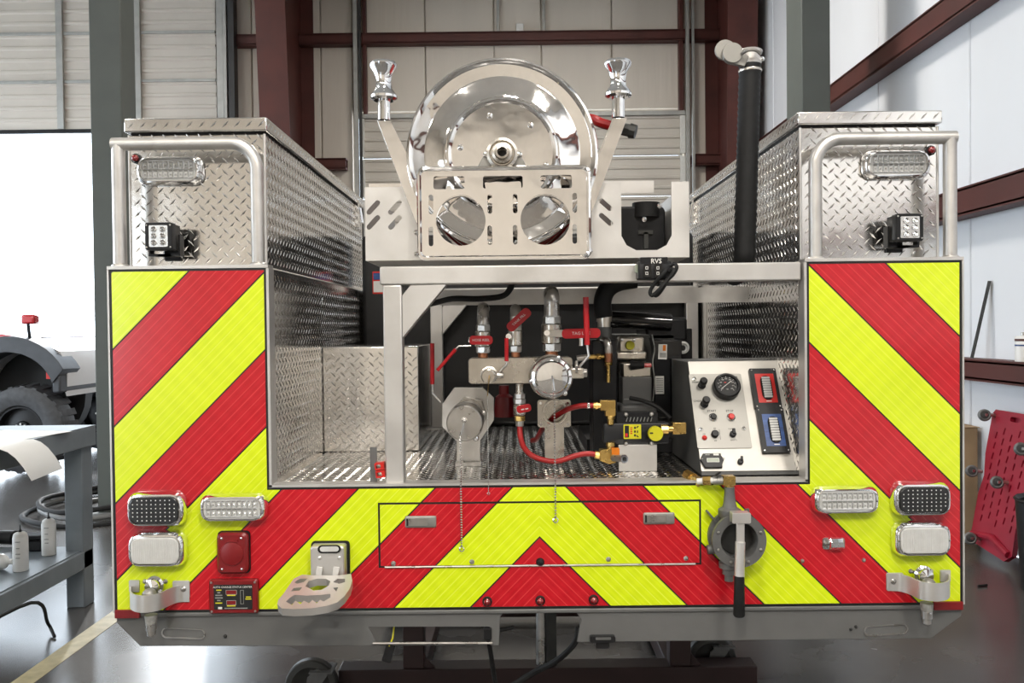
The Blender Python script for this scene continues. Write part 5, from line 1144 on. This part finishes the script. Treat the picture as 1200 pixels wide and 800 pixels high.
# wiring hanging under the bumper
def hang(name, pts, r, lab, d=0.02):
    o_ = MB().tube(smooth_path([p(*q) for q in pts]), r, 8).build(name, 'black_rubber'); return tag(o_, lab, 'cable')
w1 = thing('trailer_plug', p(459, 765, .03), 'black plug dangling on a thin wire through the bumper cut-out', 'plug')
MB().tube([p(462, 733, .05), p(460, 748, .03), p(456, 757, .0)], .0025, 6).build('wire', 'label_yellow', w1); MB(frame(p(455, 766, .0), (1, 0, -.3), (.3, 0, 1))).prism([rr(0, 0, .026, .048, .004)], -.02, 0).build('plug_body', 'black_plastic', w1, bevel=.003)
w2 = thing('wire_connector', p(571, 742, .0), 'black wire connector hanging beside the bumper notch with long lead', 'connector')
MB(fr(571.5, 743, -.005)).prism([rr(0, 0, .022, .030, .002)], -.018, 0).build('connector_body', 'black_plastic', w2, bevel=.002)
MB().tube(smooth_path([p(572, 749, .0), p(575, 765, .03), p(578, 785, .08), p(582, 806, .1)]), .007, 8).build('lead', 'black_rubber', w2)
MB().tube([p(574, 741, .01), p(601, 735, .06)], .006, 8).build('stub', 'black_rubber', w2)
hang('drain_hose', [(678, 735, .05), (676, 748, .05), (668, 760, .08), (650, 775, .15), (625, 788, .2), (596, 806, .22)], .009, 'black hose sagging from the bumper notch edge')
b5 = MB(fr(706, 748, -.002)).prism([rr(0, 0, 30 * s, 8 * s, .006)], -.01, .008).build('plate_light', 'black_plastic', ft, bevel=.003)
MB(fr(707, 748, -.0102)).prism([rr(0, 0, 18 * s, 3 * s, .002)], 0, .001).build('lens', 'cast_grey', b5); MB(fr(706, 755, .001)).prism([rr(0, 0, 16 * s, 8 * s, .006)], -.01, .006).build('hood', 'black_plastic', b5)

# ------------------------------------------------------------------ background: bench, cans, hose, creeper, pickup
wb_ = thing('workbench', (-2.6, 3.6, 0), 'grey steel workbench with open lower shelf by the bay door', 'workbench')
BX1 = onfloor(110, 705).x; BY1 = onfloor(110, 705).y; Bz = at(110, 498, BY1).z; BX0 = BX1 - .85; BY0 = 2.2
bz1 = at(100, 640, BY1).z
MB().box(BX0, BX1 + .02, BY0, BY1 + .02, Bz - .006, Bz).build('top', 'bench_grey', wb_)
for a in ((BX1 - .04, BX1 + .02, BY0, BY1 + .02), (BX0, BX0 + .06, BY0, BY1 + .02)): MB().box(a[0], a[1], a[2], a[3], Bz - .11, Bz - .006).build('apron', 'bench_grey', wb_, bevel=.004)
for yy in (BY1 - .06, BY0): MB().box(BX0, BX1, yy, yy + .06, Bz - .11, Bz - .006).build('apron', 'bench_grey', wb_, bevel=.004)
for xx in (BX1 - .10, BX0):
    for yy in (BY1 - .10, BY0): MB().box(xx, xx + .10, yy, yy + .11, .0, Bz - .012).build('leg', 'bench_grey', wb_, bevel=.006)
MB().box(BX0, BX1 - .02, BY0, BY1, bz1 - .006, bz1).build('shelf', 'bench_grey', wb_)
MB().box(BX1 - .06, BX1 + .0, BY0, BY1, bz1 - .10, bz1 - .006).build('shelf_rail', 'bench_grey', wb_, bevel=.004)
def can(px, py, lab):
    q = onfloor(px, py, bz1 + .001); q.y = min(q.y, BY1 - .17); t = thing('spray_can', q, lab, 'spray can', 'white spray cans on the bench shelf'); z = Vector((0, 0, 1))
    MB().lathe(q, z, [(0, 0), (.034, 0), (.036, .003), (.0355, .165), (.034, .170)], 24).build('body', 'white_plastic', t)
    MB().lathe(q, z, [(.034, .170), (.030, .184), (.020, .192), (.010, .194), (0, .194)], 24).build('shoulder', 'label_white', t)
    MB().lathe(q, z, [(.008, .194), (.008, .202), (.004, .206), (.003, .230), (0, .230)], 12).build('nozzle', 'black_plastic', t)
    for zz, w_ in ((.15, .03), (.118, .02), (.09, .028), (.07, .024)): MB(frame(q + Vector((.006, -.0352, zz)))).prism([rr(0, 0, w_ * .8, .004, .0005)], -.002, .0008).build('label_print', 'label_grey', t)
can(24.5, 668, 'white spray can standing near the shelf edge away from the bench leg'); can(71, 643, 'white spray can beside the bench leg and black case')
tcq = onfloor(82, 634, bz1 + .001); tcq.y = BY1 - .11; tcq.x -= .07
tc_ = thing('tool_case', tcq, 'black plastic case lying on the bench shelf', 'tool case'); q = tc_.location
MB().box(q.x - .13, q.x + .03, q.y - .0, q.y + .10, bz1 + .001, bz1 + .06).build('base', 'black_plastic', tc_, bevel=.008); MB().box(q.x - .125, q.x + .025, q.y + .005, q.y + .095, bz1 + .0605, bz1 + .085).build('lid', 'black_rubber', tc_, bevel=.01)
q = onfloor(10, 640, bz1); pt = thing('power_tool', (q.x, q.y, bz1 + .001), 'dark cylindrical tool lying on the bench shelf', 'tool')
z5 = bz1 + .042; MB().cyl((q.x - .16, q.y + .05, z5), (q.x + .02, q.y + .03, z5), .038, .040, 18).build('barrel', 'black_plastic', pt, bevel=.004); MB().cyl((q.x + .02, q.y + .03, z5), (q.x + .06, q.y + .026, z5), .028, .028, 18).build('collar', 'steel', pt)
rg = thing('rag_bottle', onfloor(4, 668, bz1 + .001), 'white bottle lying on its side beside the spray can', 'bottle'); q = rg.location
MB().lathe((q.x - .10, q.y, bz1 + .041), (1, .1, 0), [(0, 0), (.036, 0), (.04, .01), (.04, .09), (.03, .11), (.014, .12), (.014, .14), (0, .14)], 20).build('body', 'white_plastic', rg); MB().lathe((q.x - .10, q.y, bz1 + .041), (1, .1, 0), [(.0404, .03), (.0404, .06)], 20).build('label_band', 'label_yellow', rg)
# papers on the bench
def sheet(cx, cy, w, h, ang, lab, curl, z0):
    n = 8; vs = []; fs = []; ca, sa = math.cos(ang), math.sin(ang)
    for L in (0, 1):
        for i in range(n + 1):
            for j in range(2):
                u_, v_ = (i / n - .5) * w, (j - .5) * h; zz = curl * max(0, i / n - .45) ** 2 * 2 + .0012 * L
                vs.append((cx + u_ * ca - v_ * sa, cy + u_ * sa + v_ * ca, z0 + zz))
    o_ = (n + 1) * 2
    for i in range(n): a_ = i * 2; fs += [(a_, a_ + 1, a_ + 3, a_ + 2), (o_ + a_, o_ + a_ + 2, o_ + a_ + 3, o_ + a_ + 1), (a_, a_ + 2, o_ + a_ + 2, o_ + a_), (a_ + 1, o_ + a_ + 1, o_ + a_ + 3, a_ + 3)]
    fs += [(0, o_, o_ + 1, 1), (2 * n, 2 * n + 1, o_ + 2 * n + 1, o_ + 2 * n)]
    return tag(MB().add(vs, fs).build('paper_sheet', 'paper'), lab, 'paper', 'papers on the workbench')
q = onfloor(40, 512, Bz); sheet(BX1 - .22, BY1 - .55, .62, .42, 1.35, 'large white paper sheet lying flat on the workbench', .0, Bz + .001)
q = onfloor(25, 520, Bz); sheet(BX1 + .06, BY1 - .80, .26, .34, .12, 'white paper sheet hanging over the workbench edge', -.24, Bz + .004)
# hose coil on the floor
ch_ = thing('air_hose', (-3.3, 6.4, 0), 'loose grey and black hose coiled on the floor behind the bench', 'hose')
for i, (r_, zz, dx, dy_) in enumerate(((.62, .022, 0, 0), (.56, .06, .05, .04), (.50, .098, -.02, .02), (.40, .022, .1, .05))):
    c = onfloor(105, 606, .0); pts = [Vector((c.x + dx + r_ * math.cos(a_ / 24 * 6.283), c.y + .35 + dy_ + r_ * math.sin(a_ / 24 * 6.283) * 1.2, zz + .012 * math.sin(a_ * .9 + i))) for a_ in range(24)]
    MB().tube(pts + pts[:2], .021, 10, cap=False).build('coil', 'cast_grey' if i % 2 else 'black_rubber', ch_)
q0, q1, q2 = onfloor(0, 695, .2), onfloor(35, 700, .15), onfloor(64, 745, .0)
o_ = MB().tube(smooth_path([Vector((BX1 - .25, BY0 + .7, bz1 + .012)), Vector((BX1 - .02, BY0 + 1.0, bz1 + .008)), Vector((BX1 + .05, BY0 + 1.1, bz1 - .06)), at(36, 706, 3.75), onfloor(56, 730, .06), onfloor(64, 746, .008)]), .008, 8).build('extension_cord', 'black_rubber'); tag(o_, 'black cord hanging from the bench shelf to the floor', 'cable')

# creeper leaning on the right wall
cr = thing('creeper', (3.0, 5.3, 0), 'red plastic mechanic creeper with casters leaning on the wall', 'creeper')
A0 = at(1137, 655, 5.60); A0.z = .09; T0 = at(1164, 479, 5.60); T0.x = min(T0.x, XR_ - .06)
W_ = .50; v_ = (T0 - A0); LC = v_.length; CRF = frame(A0, (0, -1, 0), v_)
prof = [(0, .02), (.05, -.02), (W_ - .10, -.05), (W_ - .03, .0), (W_ - .04, .16), (W_ - .01, .30), (W_ + .01, .42), (W_, LC * .75), (W_, LC - .04), (W_ - .04, LC), (.03, LC), (0, LC - .03), (.0, LC * .66), (.03, .42), (0, .30)]
hs = []
for j in range(11):
    for i in range(5):
        x_ = .085 + i * .082; y_ = .15 + j * .068 + (.034 if i % 2 else 0)
        if y_ < LC - .12: hs.append(slot(x_, y_, .048, .014, 78))
hs.append(slot(W_ * .52, LC - .045, .11, .03, 0))
MB(CRF).prism([prof] + hs, -.03, 0).build('deck', 'creeper_red', cr, bevel=.0)
MB(CRF).prism([[(x_ + (.008 if x_ < .2 else -.008), y_ + (.01 if y_ < .3 else -.01)) for x_, y_ in prof]], -.034, -.031).build('deck_backing', 'creeper_red', cr)
fr_ = MB(CRF).tube([(.02, .03, .004), (W_ * .5, .06, .012), (W_ - .06, .0, .004)], .022, 10).build('lower_rim', 'creeper_red', cr)
def cast2(x_, y_):
    q = CRF @ Vector((x_, y_, .0)); n_ = CRF.to_3x3().col[2]; e_ = MB().cyl(q, q + n_ * .035, .012, n=10).build('caster_stem', 'steel', cr)
    c_ = q + n_ * .062 + Vector((0, .012, -.01)); a_ = Vector((-.25, -.9, .2)).normalized()
    MB().lathe(c_ - a_ * .014, a_, [(.012, 0), (.026, 0), (.030, -.002), (.038, .004), (.040, .010), (.040, .018), (.038, .024), (.030, .030), (.026, .028), (.012, .028), (0, .030)], 24).build('caster_wheel', 'cast_grey', e_)
    MB().lathe(c_ + a_ * .0145, a_, [(.025, 0), (.02, .001), (0, .001)], 18).build('caster_hub', 'ink_black', e_)
    MB().bar(q + n_ * .02, c_ + a_ * .02, .016, .005).build('caster_fork', 'steel', e_)
for x_, y_ in ((.03, LC - .04), (.30, .42), (.12, .02), (.0, .44), (W_ - .02, LC - .2)): cast2(x_, y_)
cbx = thing('cardboard_box', (3.05, 6.1, 0), 'brown cardboard box behind the red creeper', 'box')
MB().box(2.62, 3.17, 5.85, 6.35, 0, .78).build('carton', 'cardboard', cbx, bevel=.004)
MB().box(2.61, 2.89, 5.84, 6.36, .781, .786).build('flap', 'cardboard', cbx); MB().box(2.895, 3.18, 5.84, 6.36, .781, .786).build('flap', 'cardboard', cbx)
# bin beside the creeper
bn = MB().lathe((2.98, 4.72, 0), (0, 0, 1), [(0, 0), (.16, 0), (.19, .5), (.20, .51), (.19, .52), (.17, .5), (.15, .02), (0, .02)], 28).build('waste_bin', 'black_plastic'); tag(bn, 'dark round bin on the floor beside the red creeper', 'bin')
# strip leaning and small can on the wall girt
zz = ZL + .06 + .012
def onx(px, py, X): d = at(px, py, 1) - CAM; return CAM + d * (X / d.x)
a = onx(1139, 432, XR_ - .11); b = onx(1160, 329, XR_ - .012); a.z = zz + .004; b.x = XR_ - .014
ls = MB().bar(a, b, .035, .006, (0, 1, 0)).build('metal_strip', 'cast_dark', None, bevel=.001); tag(ls, 'thin dark metal strip leaning on the wall girt', 'metal strip')
q = onx(1199, 444, XR_ - .08); cn = thing('paint_can', (XR_ - .08, q.y, zz), 'white can with dark bands standing on the wall girt', 'can')
c0 = Vector((XR_ - .08, q.y, zz)); MB().lathe(c0, (0, 0, 1), [(0, .0005), (.045, .0005), (.045, .15), (.042, .155), (.0, .16)], 24).build('body', 'white_plastic', cn); MB().lathe(c0, (0, 0, 1), [(.0455, .125), (.0455, .14)], 24).build('band', 'steel_red', cn); MB().lathe(c0, (0, 0, 1), [(.0455, .095), (.0455, .105)], 24).build('band', 'gauge_blue', cn); MB().lathe(c0, (0, 0, 1), [(.012, .158), (.012, .18), (0, .182)], 12).build('spout', 'steel', cn)
q = onfloor(1152, 688); MB().tube([q + Vector((-.03, 0, .008)), q + Vector((0, .004, .008)), q + Vector((.03, .016, .008))], .007, 6).build('rubber_scrap', 'black_rubber'); tag(bpy.data.objects['rubber_scrap'], 'small black rubber scrap on the concrete floor', 'scrap')

# pickup truck by the open bay door
pk = thing('pickup_truck', (-6.5, 9.6, 0), 'pickup truck with glare-whitened body, red hood and knobbly tyres by the open bay door', 'pickup truck')
PY = 9.0; wc = at(25, 497, PY); wr_ = .48; wc.z = wr_; nx_ = wc.x
def wheel(cx, cy):
    k_ = wr_ / .53
    w = MB().lathe((cx, cy, wr_), (0, -1, 0), [(r_ * k_, h_) for r_, h_ in ((.27, .02), (.29, .05), (.33, .06), (.40, .068), (.46, .05), (.495, .02), (.505, -.05), (.505, -.20), (.48, -.27), (.36, -.29), (.30, -.27), (.28, -.20))], 48).build('tyre', 'tyre', pk)
    MB().lathe((cx, cy, wr_), (0, -1, 0), [(r_ * k_, h_) for r_, h_ in ((.28, .0), (.27, .03), (.255, .03), (.24, -.05), (.10, -.03), (.09, .0), (0, .0))], 36).build('rim', 'black_plastic', w)
    for i in range(22):
        a_ = 2 * math.pi * (i + .3) / 22; q_ = .512 * k_; c_ = Vector((cx + q_ * math.cos(a_), cy + .12, wr_ + q_ * math.sin(a_))); t_ = Vector((-math.sin(a_), 0, math.cos(a_))); n_ = Vector((math.cos(a_), 0, math.sin(a_)))
        MB().bar(c_ + Vector((0, -.14, 0)) - n_ * .03, c_ + Vector((0, .14, 0)), .07, .03, t_).build('tread_block', 'tyre', w)
        MB().bar(c_ + Vector((0, -.145, 0)) - n_ * .07, c_ + Vector((0, -.12, 0)) - n_ * .005, .05, .03, t_).build('shoulder_block', 'tyre', w)
    for i in range(8):
        a_ = 2 * math.pi * i / 8; MB().cyl((cx + .06 * math.cos(a_), cy, wr_ + .06 * math.sin(a_)), (cx + .06 * math.cos(a_), cy - .02, wr_ + .06 * math.sin(a_)), .012, n=6).build('lug_nut', 'steel', w)
for dx in (0, -3.7):
    for dy_ in (0, 1.75): wheel(nx_ + dx, PY + dy_)
F0 = frame((0, PY + .10, 0)); fcx = at(13, 468, PY).x; fcz = at(13, 468, PY).z
fx1 = at(74, 440, PY).x
# body side profile (x, z), front of the truck towards +x
ar = lambda r_, t0, t1, st_: [(fcx + r_ * math.cos(R(t_)), fcz + r_ * math.sin(R(t_))) for t_ in range(t0, t1, st_)]
arch = ar(.52, 10, 171, 16); arch2 = [(x_ - 3.7, z_) for x_, z_ in arch]
side = [(fx1 - .02, .82)] + arch + [(fcx - .60, .60), (fcx - 3.1, .60)] + arch2 + [(fcx - 4.4, .7), (fcx - 4.6, .75), (fcx - 4.6, 1.40), (fcx - 2.8, 1.42), (fcx - 2.7, 2.0), (fcx - 1.5, 2.02), (fcx - .85, 1.50), (fcx + .2, 1.44), (fx1 - .08, 1.30), (fx1, 1.1)]
MB(F0).prism([side], -1.75, 0).build('body', 'car_glare_white', pk, bevel=.02)
MB(F0).prism([[(fcx - 1.3, 1.42), (fcx - .25, 1.42), (fcx + .12, 1.455), (fcx - .2, 1.50), (fcx - .82, 1.515), (fcx - 1.3, 1.55)]], -1.70, .02).build('hood', 'car_red', pk, bevel=.01)
for a_, b_ in ((-2.6, -2.0), (-1.9, -1.2)): MB(F0).prism([[(fcx + a_, 1.50), (fcx + b_ + (.25 if a_ > -2 else 0), 1.58), (fcx + b_ - .1, 1.90), (fcx + a_, 1.90)]], .001, .006).build('side_window', 'glass_dark', pk)
fl_ = ar(.67, 28, 183, 8) + ar(.50, 180, 12, -8)
for dx in (0, -3.7): MB(F0).prism([[(x_ + dx, z_) for x_, z_ in fl_]], -.2, .16).build('fender_flare', 'flare_grey', pk, bevel=.02)
for dx in (0, -3.7): MB(F0).prism([circ(fcx + dx, fcz, .515, 24)], -.6, -.45).build('wheel_well', 'ink_black', pk)
a_, b_ = at(63, 438, PY), at(73, 460, PY)
MB().box(a_.x, b_.x, PY - .04, PY + 1.85, b_.z, a_.z).build('front_bumper', 'flare_grey', pk, bevel=.02)
MB().box(a_.x - .06, a_.x - .005, PY - .04, PY + .05, a_.z - .05, a_.z + .03).build('side_marker', 'gauge_red', pk)
q = at(33, 374, PY - .1); MB().box(q.x - .07, q.x + .07, PY - .12, PY + .0, q.z - .05, q.z + .05).build('wing_mirror', 'car_red', pk, bevel=.02); MB().bar((q.x - .03, PY - .05, q.z - .05), (q.x - .12, PY + .14, 1.42), .03, .03).build('mirror_arm', 'flare_grey', pk)
